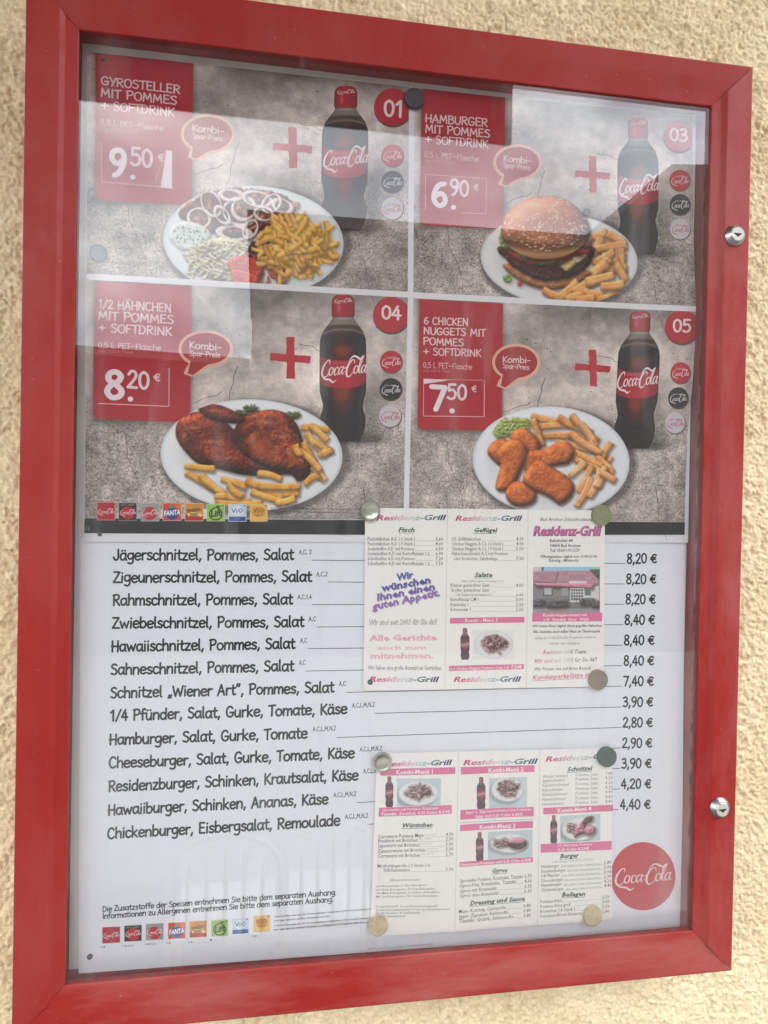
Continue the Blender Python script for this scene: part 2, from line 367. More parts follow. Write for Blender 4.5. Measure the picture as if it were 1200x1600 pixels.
prism('gable', [(4.81, -2.55), (4.81, 3.3), (6.0, 4.5), (9.5, 4.8), (13, 3.2), (13, -2.55)], -9.0, -15, m_opp, op)
prism('roof', [(.0, 3.1), (.0, 3.25), (4.9, 3.3), (4.9, 3.15)], -8.8, -14, m_tile, op)
prism('chimney', [(1.0, 3.26), (1.0, 4.0), (1.5, 4.0), (1.5, 3.26)], -11, -11.5, m_tile, op)
for x in (8.6, 10.4):
    for z in (-.9, 1.2):
        f = box('window', x, x+.95, -9.0+.02, -9.0+.06, z, z+1.3, m_frame, op)
        box('pane', x+.08, x+.87, -8.93, -8.92, z+.08, z+1.22, m_win, f)
sh = empty('garden_shed', (-6, -9, -2.55)); tag(sh, 'low shed across the street, seen only as a mirror image in the glass', 'shed')
prism('wall', [(-9, -2.55), (-9, 1.55), (.07, 1.30), (.07, -2.55)], -9.3, -13, m_opp, sh)
prism('roof', [(-9.2, 1.56), (-9.2, 1.66), (.06, 1.41), (.06, 1.31)], -9.1, -13.2, m_tile, sh)
m_gr, t, b = principled('paving', rough=.9); noise_mix(t, b, (.10, .10, .10), (.14, .138, .135), 1.2, .3, .7, 8)
gr = mesh_obj('ground', [(-60, -60, -2.55), (60, -60, -2.55), (60, 60, -2.55), (-60, 60, -2.55)], [[0, 1, 2, 3]], m_gr); tag(gr, kind='structure')

def tube(pts, r, n=8):
    p = np.array(pts, float); V = []; Fc = []
    T = np.gradient(p, axis=0); T /= np.linalg.norm(T, axis=1, keepdims=True)
    for q, t_ in zip(p, T):
        a = np.cross(t_, [.31, .2, .93]); a /= np.linalg.norm(a); b_ = np.cross(t_, a)
        for k in range(n): V.append(q+r*(math.cos(2*math.pi*k/n)*a+math.sin(2*math.pi*k/n)*b_))
    for j in range(len(p)-1):
        for k in range(n): m = (k+1) % n; Fc.append([j*n+k, j*n+m, (j+1)*n+m, (j+1)*n+k])
    return V, Fc
m_chair, t, b = principled('pale_garden_metal', rough=.4); noise_mix(t, b, (.62, .62, .60), (.75, .75, .73), 20)
def garden_chair(cx, cy, wd, label):
    g = empty('garden_chair', (cx, cy, -2.55)); tag(g, label, 'garden chair', 'garden chairs mirrored in the glass')
    hw = wd/2; zs, zt = -2.10, -1.70
    arc = [(cx-hw, cy, -2.55), (cx-hw, cy, zs), (cx-hw, cy, zs+.12)]+[(cx+hw*math.cos(a), cy, zt-.14+.14*math.sin(a)) for a in np.linspace(math.pi, 0, 15)]+[(cx+hw, cy, zs+.12), (cx+hw, cy, zs), (cx+hw, cy, -2.55)]
    V, Fc = tube(arc, .013); mesh_obj('back_hoop', V, Fc, m_chair, g)
    for k in range(5):
        x = cx-hw+wd*(k+1)/6; V, Fc = tube([(x, cy, zs), (x, cy, zt-.03-.08*abs(k-2)/2)], .009); mesh_obj('back_bar', V, Fc, m_chair, g)
    box('seat', cx-hw+.01, cx+hw-.01, cy-.42, cy-.015, zs-.012, zs+.012, m_chair, g)
    for sx in (-1, 1):
        V, Fc = tube([(cx+sx*(hw-.02), cy-.40, zs-.013), (cx+sx*(hw+.01), cy-.43, -2.55)], .012); mesh_obj('front_leg', V, Fc, m_chair, g)
garden_chair(.10, -1.9, .40, 'left pale garden chair, seen only mirrored under the price list text')
garden_chair(.50, -1.95, .36, 'right pale garden chair, seen only mirrored under the price list text')
# ------------------------------------------------------------------ flat print: everything below is ink on paper sheets
def catmull(p, n=5):
    p = np.asarray(p, float)
    if len(p) < 3: return p
    q = np.vstack([2*p[0]-p[1], p, 2*p[-1]-p[-2]]); out = []
    for i in range(1, len(q)-2):
        for k in range(n):
            t = k/n; t2 = t*t; t3 = t2*t
            out.append(.5*((2*q[i])+(-q[i-1]+q[i+1])*t+(2*q[i-1]-5*q[i]+4*q[i+1]-q[i+2])*t2+(-q[i-1]+3*q[i]-3*q[i+1]+q[i+2])*t3))
    out.append(q[-2]); return np.array(out)
def ramp(V, n, k=.00002):
    """tiny rise along a stroke so that a loop never lies in its own plane"""
    r = np.zeros(len(V)); r[:n] = np.linspace(0, k, n); r[n:2*n] = np.linspace(0, k, n); r[2*n+4:] = k; return r
def ribbon(pts, wid):
    """strip of quads with round ends along pts (N,2); wid scalar or (N,) half widths -> verts, faces"""
    p = np.asarray(pts, float); n = len(p); wd = np.broadcast_to(np.asarray(wid, float), (n,))
    t = np.gradient(p, axis=0); t /= np.maximum(np.linalg.norm(t, axis=1, keepdims=True), 1e-9)
    nn = np.stack([-t[:, 1], t[:, 0]], 1)*wd[:, None]
    V = np.vstack([p+nn, p-nn]).tolist(); Fc = [[i, i+1, n+i+1, n+i] for i in range(n-1)]
    for end, sgn in ((0, -1), (n-1, 1)):
        a0 = math.atan2(nn[end, 1], nn[end, 0]); c = p[end]; r = wd[end]; ring = [end]
        for k in range(1, 5):
            a = a0-sgn*math.pi*k/5; V.append([c[0]+r*math.cos(a), c[1]+r*math.sin(a)]); ring.append(len(V)-1)
        ring.append(n+end); Fc.append(ring)
    return V, Fc
# hand-lettering face: advance | strokes; '-' straight, '.' dot, otherwise a smooth curve
G = {
'a':'5.2|4.3 4 2.9 4.9 1.2 4.2 .6 2.3 1.3 .4 2.8 .3 4 1.8;-4.3 4.9 4.3 1 4.9 0','b':'5.2|-.8 7.8 .8 .2;.8 3 1.9 4.5 3.4 4.7 4.5 3.2 4.2 1.2 2.8 .1 .8 .6',
'c':'4.5|4 4.2 2.6 4.9 1.1 4.2 .6 2.2 1.4 .4 2.8 .1 4.1 .9','d':'5.4|4.3 3.8 2.8 4.8 1.2 4.1 .6 2.2 1.4 .3 3 .3 4.3 1.6;-4.5 7.8 4.4 0',
'e':'4.9|.8 2.5 4.3 3 3.9 4.4 2.6 4.9 1.1 4.2 .6 2.4 1.3 .5 2.8 .1 4.3 .8','f':'3.7|3.8 7.1 2.7 7.8 1.8 6.8 1.7 4 1.7 0;-.4 4.4 3.4 4.7',
'g':'5.2|4.2 4.3 2.7 4.9 1.1 4.2 .7 2.5 1.5 1 3 .9 4.2 2.2;4.4 4.9 4.4 1 4.1 -1.5 2.7 -2.5 .8 -2','h':'5.2|-.9 7.8 .9 0;.9 2.8 2.1 4.5 3.5 4.7 4.3 3.4 4.4 0',
'i':'2.3|-1.2 4.7 1.1 0;.1.2 6.7','j':'2.6|1.6 4.7 1.6 0 .9 -2 -.4 -2.2;.1.6 6.7','k':'5|-.9 7.8 .9 0;-4 4.7 1 2.1;-1.5 2.5 4.4 0','l':'2.4|1 7.8 1 1.2 1.7 .1',
'm':'7.4|-.8 4.8 .8 0;.8 2.8 1.9 4.5 3 4.7 3.8 3.6 3.8 0;3.8 2.8 4.9 4.5 5.9 4.7 6.6 3.5 6.6 0','n':'5.2|-.8 4.8 .8 0;.8 2.8 2 4.5 3.4 4.7 4.3 3.5 4.3 0',
'o':'5.2|2.5 4.8 1.1 4 .6 2.3 1.3 .5 2.8 .1 4.2 1 4.6 2.7 3.9 4.3 2.4 4.8','p':'5.2|-.8 4.8 .8 -2.6;.8 3.2 2 4.6 3.5 4.6 4.5 3 4 1.1 2.7 .3 .8 1',
'r':'3.8|-.9 4.8 .9 0;.9 2.9 2 4.5 3.6 4.6','s':'4.3|3.7 4.3 2.3 4.9 1 4.1 1.5 2.9 3 2.3 3.7 1.2 2.6 .1 .6 .7','t':'3.7|1.8 6.9 1.7 1.4 2.4 .2 3.5 .5;-.3 4.6 3.4 4.9',
'u':'5.2|.9 4.8 .8 1.6 1.7 .2 3.1 .4 4.2 2.2;-4.3 4.8 4.4 0','v':'4.7|-.5 4.8 2.3 .1;-2.3 .1 4.2 4.8','w':'7|-.5 4.8 1.9 .1;-1.9 .1 3.4 3.9;-3.4 3.9 5 .1;-5 .1 6.5 4.8',
'x':'4.6|-.6 4.8 4 0;-4 4.8 .6 0','y':'4.8|-.7 4.8 2.5 .8;-4.3 4.8 1.2 -2.6','z':'4.6|-.7 4.7 3.9 4.7;-3.9 4.7 .7 .1;-.7 .1 4.1 .1',
'A':'5.8|-.3 -.3 2.8 7.4;-2.8 7.4 5 0;-1.2 2.4 4.6 2.7','B':'5.4|-.9 7.4 .9 0;.6 7.2 3.6 7.2 4 5.2 1.2 4;1.2 4 4.4 3.6 4.7 1.2 3.2 .1 .7 .1','C':'5.6|4.8 6.2 3.6 7.4 1.8 6.8 .6 4 1.2 1.1 3.1 -.1 5 1',
'D':'5.8|-.9 7.3 .9 0;.4 7.2 3 7.1 4.9 5 4.7 2 3 .2 .5 .1','E':'5|-.9 7.3 .9 .1;-.9 7.3 4.2 7.1;-.9 3.9 3.8 3.8;-.9 .1 4.4 .1','F':'4.6|-.9 7.3 .9 0;-.9 7.3 4.2 7.1;-.9 3.9 3.6 3.8',
'G':'6|4.9 6.1 3.4 7.4 1.5 6.5 .6 3.8 1.4 .9 3.2 .1 5 1.2 5.1 3;-3.1 3.2 5.4 3.2','H':'5.8|-.9 7.4 .9 0;-4.9 7.4 4.8 0;-.4 3.6 5.3 3.8','I':'2.4|-1.2 7.3 1.2 0','J':'4.6|3.5 7.4 3.6 2 2.6 .1 1 .4 .3 1.9',
'K':'5.2|-.9 7.4 .9 0;-4.6 7.3 .9 3.2;-1.6 3.8 4.8 0','L':'4.6|-.9 7.4 .9 .1;-.9 .1 4.2 .1','M':'7|-.7 0 1.3 7.3;-1.3 7.3 3.4 2;-3.4 2 5.4 7.3;-5.4 7.3 6.2 0','N':'6|-.9 0 .9 7.3;-.9 7.3 4.9 0;-4.9 0 5 7.5',
'O':'6|3 7.4 1.2 6.2 .6 3.6 1.4 .9 3.2 0 4.9 1.3 5.4 4 4.6 6.6 2.8 7.4','P':'5.2|-1 7.3 .9 0;.4 7 3.2 7.4 4.7 6 3.8 4 1 3.3','R':'5.4|-1 7.3 .9 0;.4 7 3.2 7.4 4.6 6 3.6 4.2 1 3.6;-2 3.8 4.9 0',
'S':'5|4.2 6.6 2.7 7.4 1 6.5 1.2 4.9 3.4 3.6 4.3 2 3 .1 .5 .8','T':'4.8|-2.5 7.3 2.4 0;-.2 7 4.8 7.4','U':'5.6|.8 7.3 .8 2.4 2 .2 3.8 .4 4.8 2.6 4.9 7.4','V':'5.2|-.4 7.3 2.7 0;-2.7 0 4.9 7.3',
'W':'8|-.4 7.3 2.2 .1;-2.2 .1 4 5.6;-4 5.6 5.8 .1;-5.8 .1 7.6 7.4','Y':'5|-.4 7.3 2.6 3.6;-4.8 7.3 2 0','Z':'5.4|-.7 7.2 4.8 7.2;-4.8 7.2 .5 .1;-.5 .1 5.1 .1',
'0':'5.2|2.5 7.3 1.1 6 .7 3.6 1.2 1.1 2.6 0 4 1.2 4.5 3.8 4 6.2 2.5 7.3','1':'4.2|-.8 5.6 2.6 7.4;-2.6 7.4 2.5 0','2':'5|.8 5.8 2.2 7.4 3.9 6.6 3.8 4.6 2.2 2.2 .6 .1;-.6 .1 4.5 .1',
'3':'4.8|.8 6.6 2.4 7.4 3.8 6.4 3.3 4.6 1.7 3.9;1.7 3.9 3.7 3.5 4.2 1.8 2.8 .1 .6 .6','4':'5|-3.1 7.4 .5 2.2;-.5 2.2 4.6 2.2;-3.4 5.2 3.3 -.1','5':'5|-4.2 7.3 1.2 7.3;-1.2 7.3 1 4.2;1 4.2 3 4.6 4.3 3 3.8 .8 2.2 0 .5 .7',
'6':'5|4 7 2.2 6.4 .9 4 .8 1.7 2.2 .1 3.8 .6 4.3 2.4 3 3.9 1 2.8','7':'4.8|-.5 7.2 4.4 7.2;-4.4 7.2 1.8 0','8':'5|2.6 3.9 1 5.2 1.3 6.9 2.8 7.4 4 6.3 3.4 4.7 1.5 3.4 .7 1.6 1.9 0 3.8 .5 4.2 2.2 2.6 3.9',
'9':'5|4.1 4.6 2.4 3.4 .9 4.6 1.1 6.6 2.8 7.4 4.1 6.2 4 3.4 2.8 .7 1.6 -.2',',':'2.4|-1.4 .7 .7 -1.3','.':'2.2|.1 .3','-':'4|-.6 3 3.4 3.1','–':'6.5|-.6 3.2 5.8 3.3','+':'5.4|-2.6 5.6 2.5 .9;-.3 3.2 4.9 3.3','/':'4|-3.7 7.6 .3 -.6',
'„':'3.6|-1.4 .9 .8 -1.2;-2.9 .9 2.3 -1.2','“':'3.6|-1.2 7.6 .8 5.8;-2.8 7.6 2.4 5.8','€':'5.6|4.8 6.2 3.6 7 2 6.2 1.4 3.7 2 1.2 3.6 .3 4.9 1;-.3 4.4 4.2 4.5;-.2 2.9 4 3',
'°':'2|','ß':'5.4|-.9 0 .9 6;.9 6 2 7.7 3.6 7 3.2 5 2.2 4 3.8 3 4.3 1.4 3.2 .1 2 .4','!':'2.2|-1.2 7.4 1.1 2.2;.1.1 .3',':':'2.2|.1.1 .6;.1.1 3.6'}
for up, lo in (('Ä', 'A'), ('Ö', 'O'), ('Ü', 'U')): G[up] = G[lo]+';.1.8 8.9;.3.9 9'
for up, lo in (('ä', 'a'), ('ö', 'o'), ('ü', 'u')): G[up] = G[lo]+';.1.7 6.6;.3.7 6.7'
def strokes(text, weight=.45, jit=.0, seed=1, space=3.4, track=0):
    """-> list of (verts, faces) in font units and the natural width"""
    rg = random.Random(seed+len(text)); x = 0; out = []
    for ch in text:
        if ch == ' ': x += space; continue
        adv, body = G[ch].split('|'); adv = float(adv); dy = rg.uniform(-jit, jit); sc_ = 1+rg.uniform(-jit, jit)*.12
        for s in body.split(';'):
            s = s.strip()
            if not s: continue
            if s.startswith('-') and not s[1:2] == ' ' and s.count(' ') >= 3 and len(s.split()) % 2 == 0 and s[0] == '-':
                p = np.array([float(v) for v in s[1:].split()]).reshape(-1, 2); k = 'line'
            elif s.startswith('.') and len(s.split()) == 2:
                p = np.array([float(v) for v in s[1:].split()]).reshape(-1, 2); k = 'dot'
            else:
                p = np.array([float(v) for v in s.split()]).reshape(-1, 2); k = 'curve'
            p = p*[1, sc_]+[x, dy]
            if k == 'dot':
                V = [[p[0, 0]+weight*1.15*math.cos(a*math.pi/4), p[0, 1]+weight*1.15*math.sin(a*math.pi/4)] for a in range(8)]
                out.append((V, [list(range(8))]))
            elif k == 'line':
                for i in range(len(p)-1): out.append(ribbon(p[i:i+2], weight))
            else: out.append(ribbon(catmull(p), weight))
        x += adv+track
    return out, x
class Sheet:
    """a paper sheet at depth y; prints lie on it in layers a few hundredths of a millimetre apart"""
    def __init__(s, y, bend=None): s.y = y; s.bend = bend; s.k = 0
    def pos(s, uv, lay):
        V = P(uv, s.y)
        if s.bend is not None: V[:, 1] += s.bend(V[:, 0], V[:, 2])
        V[:, 1] -= lay
        return V
class Pr:
    """collects print shapes (photo coordinates) for one mesh"""
    def __init__(s, sheet, lay): s.s = sheet; s.lay = lay; s.V = []; s.F = []; s.C = []; s.L = []; s.n = 0
    def add(s, V, Fc, col, dl=0, lin=False):
        col = np.asarray(col, float); col = col if lin else s2l(col)
        if np.ndim(dl) == 0: dl = [dl]*len(V)
        b = len(s.V); s.V += [list(v) for v in V]; s.F += [[i+b for i in f] for f in Fc]
        s.C += (col.tolist() if col.ndim == 2 else [col.tolist()]*len(V)); s.L += [s.lay+q for q in dl]; return s
    def poly(s, pts, col, dl=0): return s.add(pts, [list(range(len(pts)))], col, dl)
    def quad(s, a, b, c, d, col, nu=6, nv=6, dl=0):
        a, b, c, d = map(np.array, (a, b, c, d)); V = []; Fc = []
        for j in range(nv+1):
            for i in range(nu+1):
                u = i/nu; v = j/nv; V.append(((a*(1-u)+b*u)*(1-v)+(d*(1-u)+c*u)*v).tolist())
        for j in range(nv):
            for i in range(nu): k = j*(nu+1)+i; Fc.append([k, k+1, k+nu+2, k+nu+1])
        return s.add(V, Fc, col, dl)
    def disc(s, c, rx, ry, col, n=40, rot=0, dl=0, clip=None):
        pts = []
        for i in range(n):
            a = 2*math.pi*i/n; x = rx*math.cos(a); y = ry*math.sin(a)
            q = [c[0]+x*math.cos(rot)-y*math.sin(rot), c[1]+x*math.sin(rot)+y*math.cos(rot)]
            if clip: q = clip(q)
            pts.append(q)
        return s.add(pts+[list(c)], [[i, (i+1) % n, n] for i in range(n)], col, dl)
    def ring(s, c, rx, ry, w, col, n=40, dl=0, a0=0, a1=2*math.pi, rot=0):
        full = abs(a1-a0-2*math.pi) < 1e-6; V = []; Fc = []
        for i in range(n+1):
            a = a0+(a1-a0)*i/n
            for q in (-w/2, w/2):
                x = (rx+q)*math.cos(a); y = (ry+q)*math.sin(a)
                V.append([c[0]+x*math.cos(rot)-y*math.sin(rot), c[1]+x*math.sin(rot)+y*math.cos(rot)])
        for i in range(n): Fc.append([2*i, 2*i+1, 2*i+3, 2*i+2])
        return s.add(V, Fc, col, dl)
    def line(s, a, b, w, col, dl=0):
        a = np.array(a, float); b = np.array(b, float); n = max(2, int(np.linalg.norm(b-a)/25)+1)
        V, Fc = ribbon(a+(b-a)*np.linspace(0, 1, n)[:, None], w/2); return s.add(V, Fc, col, dl)
    def curve(s, pts, w, col, dl=0, n=5):
        V, Fc = ribbon(catmull(np.array(pts, float), n), w); return s.add(V, Fc, col, dl)
    def hand(s, text, A, B, cap, col, weight=.45, jit=.15, up=(.018, -1), seed=1, dl=0, space=3.4, track=0):
        """hand lettering from baseline point A to B; cap = height of a capital in photo pixels"""
        st, wdt = strokes(text, weight, jit, seed, space, track); A = np.array(A, float); B = np.array(B, float)
        ex = (B-A)/wdt; ey = np.array(up)*cap/7.4
        for i, (V, Fc) in enumerate(st):
            V = np.array(V); W = A+V[:, :1]*ex+V[:, 1:]*ey; s.add(W.tolist(), Fc, col, dl+(i % 5)*.000006+(ramp(V, (len(V)-8)//2) if len(V) > 12 else 0))
        return s
    def type(s, text, A, B, cap, col, bold=0, slant=0, up=(.018, -1), dl=0, res=1, grad=None, keep=False):
        """plain type from A to B (baseline); a given cap height; slant shears to italics"""
        V, Fc, wd = type_mesh(text, bold, res); A = np.array(A, float); B = np.array(B, float)
        ex = (B-A)/wd; ey = np.array(up)*cap/.70
        if keep: ex = (B-A)/np.linalg.norm(B-A)*cap/.70*.92
        V = np.array(V); W = A+(V[:, :1]+slant*V[:, 1:])*ex+V[:, 1:]*ey
        if grad is not None:
            f = np.clip(V[:, 0]/wd, 0, 1); st = np.array([g[0] for g in grad]); cs = np.array([s2l(g[1]) for g in grad])
            c = np.stack([np.interp(f, st, cs[:, k]) for k in range(3)], 1); s.add(W.tolist(), Fc, c, dl, lin=True)
        else: s.add(W.tolist(), Fc, col, dl)
        return s
    def build(s, name, parent, label=None, mat=None):
        L_ = np.array(s.L); V = s.s.pos(np.array(s.V), 0); V[:, 1] -= L_
        o = mesh_obj(name, V, s.F, mat or m_ink, parent, cols=np.array(s.C))
        if label: o['label'] = label
        return o
_tc = {}
_cu = bpy.data.curves.new('type_setter', 'FONT'); _to = bpy.data.objects.new('type_setter', _cu); C.objects.link(_to)
_cu.fill_mode = 'FRONT'
def type_mesh(text, bold, res):
    k = (text, bold, res)
    if k not in _tc:
        _cu.body = text; _cu.offset = bold; _cu.resolution_u = res
        bpy.context.view_layer.update()
        dg = bpy.context.evaluated_depsgraph_get(); me = bpy.data.meshes.new_from_object(_to.evaluated_get(dg))
        V = np.empty(len(me.vertices)*3); me.vertices.foreach_get('co', V); V = V.reshape(-1, 3)[:, :2]
        x0 = V[:, 0].min(); V = V-[x0, 0]; Fc = [list(p.vertices) for p in me.polygons]; bpy.data.meshes.remove(me)
        _tc[k] = (V, Fc, V[:, 0].max())
    return _tc[k]
# the flowing script of the cola logo: centre lines (x, y, half width), 106 units wide
SCRIPT = [
 [(19,22,.5),(18.5,27,1.0),(15,28.5,.9),(9,24,1.3),(4,16,1.9),(3,7,1.9),(7,1,1.4),(13,1.5,.8),(18,6,.5),(21,11,.4)],
 [(5,3,.4),(10,-2,1.1),(17,-3.2,1.4),(24,-4.8,1.5),(29,-8.5,1.5),(32,-8.2,1.2),(38,-5.5,.3)],
 [(27,15,.6),(23,15.5,.9),(19.5,11,1.3),(20,5,1.3),(24,3.5,.8),(28,8,1.2),(28,14,1.1),(26.5,15.5,.6),(29,12.5,.4),(32,13.5,.4)],
 [(40,13,1.0),(38.5,16,.7),(34.5,14.5,1.1),(32,9,1.4),(32.5,4.5,1.2),(36,3.2,.7),(41,8,.4)],
 [(50,14.5,.6),(46.5,16,.8),(42.5,12,1.3),(41.5,6.5,1.3),(43.5,3.4,.8),(47.5,7.5,.6),(51.5,15,.5)],
 [(52,16,1.2),(49.8,9,1.4),(50,4.4,1.1),(52.5,4,.5),(56,8.5,.4)],
 [(54.5,13.2,.9),(58,14,.9)],
 [(77,20,.5),(76.5,24,.9),(73,26.5,.8),(67,23,1.3),(61.5,15,2.0),(60,6,2.0),(63,-.5,1.5),(69,-.5,.9),(75,5,.5),(78,10,.4)],
 [(63,20,.4),(66,27,1.0),(73,32,1.4),(80,31,1.5),(87,27.5,1.5),(93,27,1.2),(97,30,.8),(97,33,.4)],
 [(85,15,.6),(81,15.5,.9),(77.5,11,1.3),(78,5,1.3),(82,3.5,.8),(86,8,1.2),(86,14,1.1),(84.5,15.5,.6),(87,12.5,.4),(89,12.5,.4)],
 [(87,7,.4),(91.5,16,.6),(95,27,1.1),(94,31,.8),(91,26,1.2),(89,15,1.4),(89,6,1.3),(91,3.4,.7),(94.5,7.5,.4)],
 [(103,14.5,.6),(99.5,16,.8),(95.5,12,1.3),(94.5,6.5,1.3),(96.5,3.4,.8),(100.5,7.5,.6),(104.5,15,.5)],
 [(105,16,1.2),(102.8,9,1.4),(103,4.4,1.1),(105.5,4,.5),(108,7.5,.4)],
]
def script(pr, A, B, hgt, col, up=(.018, -1), fat=1.0, dl=0, n=5):
    A = np.array(A, float); B = np.array(B, float); ex = (B-A)/106; ey = np.array(up)*hgt/40
    for i, st in enumerate(SCRIPT):
        p = np.array(st); q = catmull(p, n); V, Fc = ribbon(q[:, :2], q[:, 2]*fat)
        V = np.array(V); W = A+V[:, :1]*ex+V[:, 1:]*ey; pr.add(W.tolist(), Fc, col, dl+i*.000005+ramp(V, (len(V)-8)//2))
# ------------------------------------------------------------------ painter for the printed food photographs
class Paint:
    def __init__(s, x0, y0, x1, y1, st=.7, base=(230, 230, 230), seed=1):
        s.x0, s.y0, s.st = x0, y0, st
        s.w = int((x1-x0)/st)+1; s.h = int((y1-y0)/st)+1
        s.X, s.Y = np.meshgrid(x0+np.arange(s.w)*st, y0+np.arange(s.h)*st)
        s.c = np.ones((s.h, s.w, 3))*np.array(base, float); s.rng = np.random.default_rng(seed)
        s.nf = fbm((s.h, s.w), 3/st, s.rng, 3); s.nm = fbm((s.h, s.w), 9/st, s.rng, 3); s.nl = fbm((s.h, s.w), 30/st, s.rng, 3)
    def win(s, x0, y0, x1, y1, pad=8):
        i0 = max(int((y0-pad-s.y0)/s.st), 0); i1 = min(int((y1+pad-s.y0)/s.st)+1, s.h)
        j0 = max(int((x0-pad-s.x0)/s.st), 0); j1 = min(int((x1+pad-s.x0)/s.st)+1, s.w)
        return slice(i0, max(i1, i0+2)), slice(j0, max(j1, j0+2))
    def blend(s, w, a, col):
        a = a[..., None]; s.c[w] = s.c[w]*(1-a)+np.asarray(col, float)*a
    def item(s, w, d, cd, cl, h=5, amp=1.0, tex='f', shadow=.45, gain=.55, spec=0, dx=1.5, dy=2.0, soft=.6, mott=.5):
        """paint one piece of food whose outline is the zero line of the distance field d"""
        if d.shape[0] < 3 or d.shape[1] < 3: return
        st = s.st
        if shadow:
            k = int(round(dy/st)); m = int(round(dx/st)); ds = np.roll(np.roll(d, k, 0), m, 1)
            s.blend(w, shadow*(1-sm(-1, 4, ds)), (60, 30, 18))
        dep = np.clip(-d/h, 0, 1); H = np.sqrt(np.clip(1-(1-dep)**2, 0, 1))*h
        n = {'f': s.nf, 'm': s.nm, 'l': s.nl}[tex][w]
        H = H+(n-.5)*amp*3
        gy, gx = np.gradient(H, st); nz_ = 1/np.sqrt(gx*gx+gy*gy+1)
        lam = np.clip((gx*.42+gy*.62+.68)*nz_, 0, 1.2)
        t = np.clip(.5+(s.nm[w]-.5)*2.2*mott+(s.nf[w]-.5)*1.2*mott, 0, 1)[..., None]
        col = np.array(cd, float)*(1-t)+np.array(cl, float)*t
        col = col*(1-gain+gain*1.35*lam)[..., None]
        if spec: col = col+spec*np.clip(lam-.93, 0, 1)[..., None]*np.array([900, 860, 800])
        s.blend(w, 1-sm(-soft, soft, d), np.clip(col, 0, 255))
    def poly(s, pts, cd, cl, smooth=True, **k):
        p = np.array(pts, float)
        if smooth:
            q = catmull(np.vstack([p[-2:], p, p[:2]]), 4); p = q[8:-5]
        w = s.win(p[:, 0].min(), p[:, 1].min(), p[:, 0].max(), p[:, 1].max()); X = s.X[w]; Y = s.Y[w]
        d = np.full(X.shape, 1e9); inside = np.zeros(X.shape, bool); n = len(p)
        for i in range(n):
            a = p[i]; b = p[(i+1) % n]; e = b-a; L2 = e@e+1e-9
            t = np.clip(((X-a[0])*e[0]+(Y-a[1])*e[1])/L2, 0, 1)
            d = np.minimum(d, np.hypot(X-a[0]-t*e[0], Y-a[1]-t*e[1]))
            c = ((a[1] > Y) != (b[1] > Y)); xx = (b[0]-a[0])*(Y-a[1])/(b[1]-a[1]+1e-12)+a[0]; inside ^= c & (X < xx)
        d = np.where(inside, -d, d)
        rough = k.pop('rough', .0)
        if rough: d = d+(s.nf[w]-.5)*rough*4+(s.nm[w]-.5)*rough*5
        s.item(w, d, cd, cl, **k)
    def capsule(s, a, b, r, cd, cl, bend=0, taper=0, **k):
        a = np.array(a, float); b = np.array(b, float)
        w = s.win(min(a[0], b[0])-r-abs(bend), min(a[1], b[1])-r-abs(bend), max(a[0], b[0])+r+abs(bend), max(a[1], b[1])+r+abs(bend)); X = s.X[w]; Y = s.Y[w]
        e = b-a; L = math.hypot(*e)+1e-6; e = e/L
        u = (X-a[0])*e[0]+(Y-a[1])*e[1]; v = -(X-a[0])*e[1]+(Y-a[1])*e[0]
        v = v-bend*4*np.clip(u/L, 0, 1)*(1-np.clip(u/L, 0, 1))
        # blunt, nearly square ends like cut potato
        du = np.abs(u-L/2)-(L/2); dv = np.abs(v)-r*.92*(1+taper*(np.clip(u/L, 0, 1)-.5))
        rr = r*.5
        d = np.hypot(np.maximum(du+rr, 0), np.maximum(dv+rr, 0))+np.minimum(np.maximum(du, dv)+rr, 0)-rr
        fry = k.pop('fry', 0)
        if fry:
            # a cut potato stick: lit top facet, darker side facet, browned ends
            f = 1-.20*sm(.15, .45, v/r*(1 if e[0] >= 0 else -1))+.07*(1-sm(-.7, -.25, v/r*(1 if e[0] >= 0 else -1)))
            en = np.clip(np.abs(u-L/2)/(L/2), 0, 1)**5
            cd = np.array(cd)*f[..., None]*(1-.16*en[..., None]); cl = np.array(cl)*f[..., None]*(1-.12*en[..., None]*np.array([.6, 1, 1.6]))
        s.item(w, d, cd, cl, **k)
    def ringd(s, c, rx, ry, wd, cd, cl, rot=0, a0=None, a1=None, **k):
        R = max(rx, ry)+wd; w = s.win(c[0]-R, c[1]-R, c[0]+R, c[1]+R); X = s.X[w]-c[0]; Y = s.Y[w]-c[1]
        u = X*math.cos(rot)+Y*math.sin(rot); v = -X*math.sin(rot)+Y*math.cos(rot)
        d = np.abs(np.hypot(u/rx, v/ry)-1)*min(rx, ry)*1.05-wd/2*(1+.35*np.sin(np.arctan2(v, u)*2+c[0]))
        if a0 is not None:
            an = np.arctan2(v, u); d = np.where((an > a0) & (an < a1), d, 5)
        s.item(w, d, cd, cl, **k)
    def dots(s, n, c, rx, ry, r, cols, alpha=.9, test=None):
        for _ in range(n):
            a = s.rng.random()*2*math.pi; q = math.sqrt(s.rng.random())
            x = c[0]+rx*q*math.cos(a); y = c[1]+ry*q*math.sin(a); rr = r*(.6+.8*s.rng.random())
            if test and not test(x, y): continue
            w = s.win(x-rr, y-rr, x+rr, y+rr, 2); th = s.rng.random()*3.14
            X = s.X[w]-x; Y = s.Y[w]-y; u = X*math.cos(th)+Y*math.sin(th); v = -X*math.sin(th)+Y*math.cos(th)
            s.blend(w, alpha*(1-sm(-.4, .5, np.hypot(u, v*1.6)-rr)), cols[int(s.rng.integers(len(cols)))])
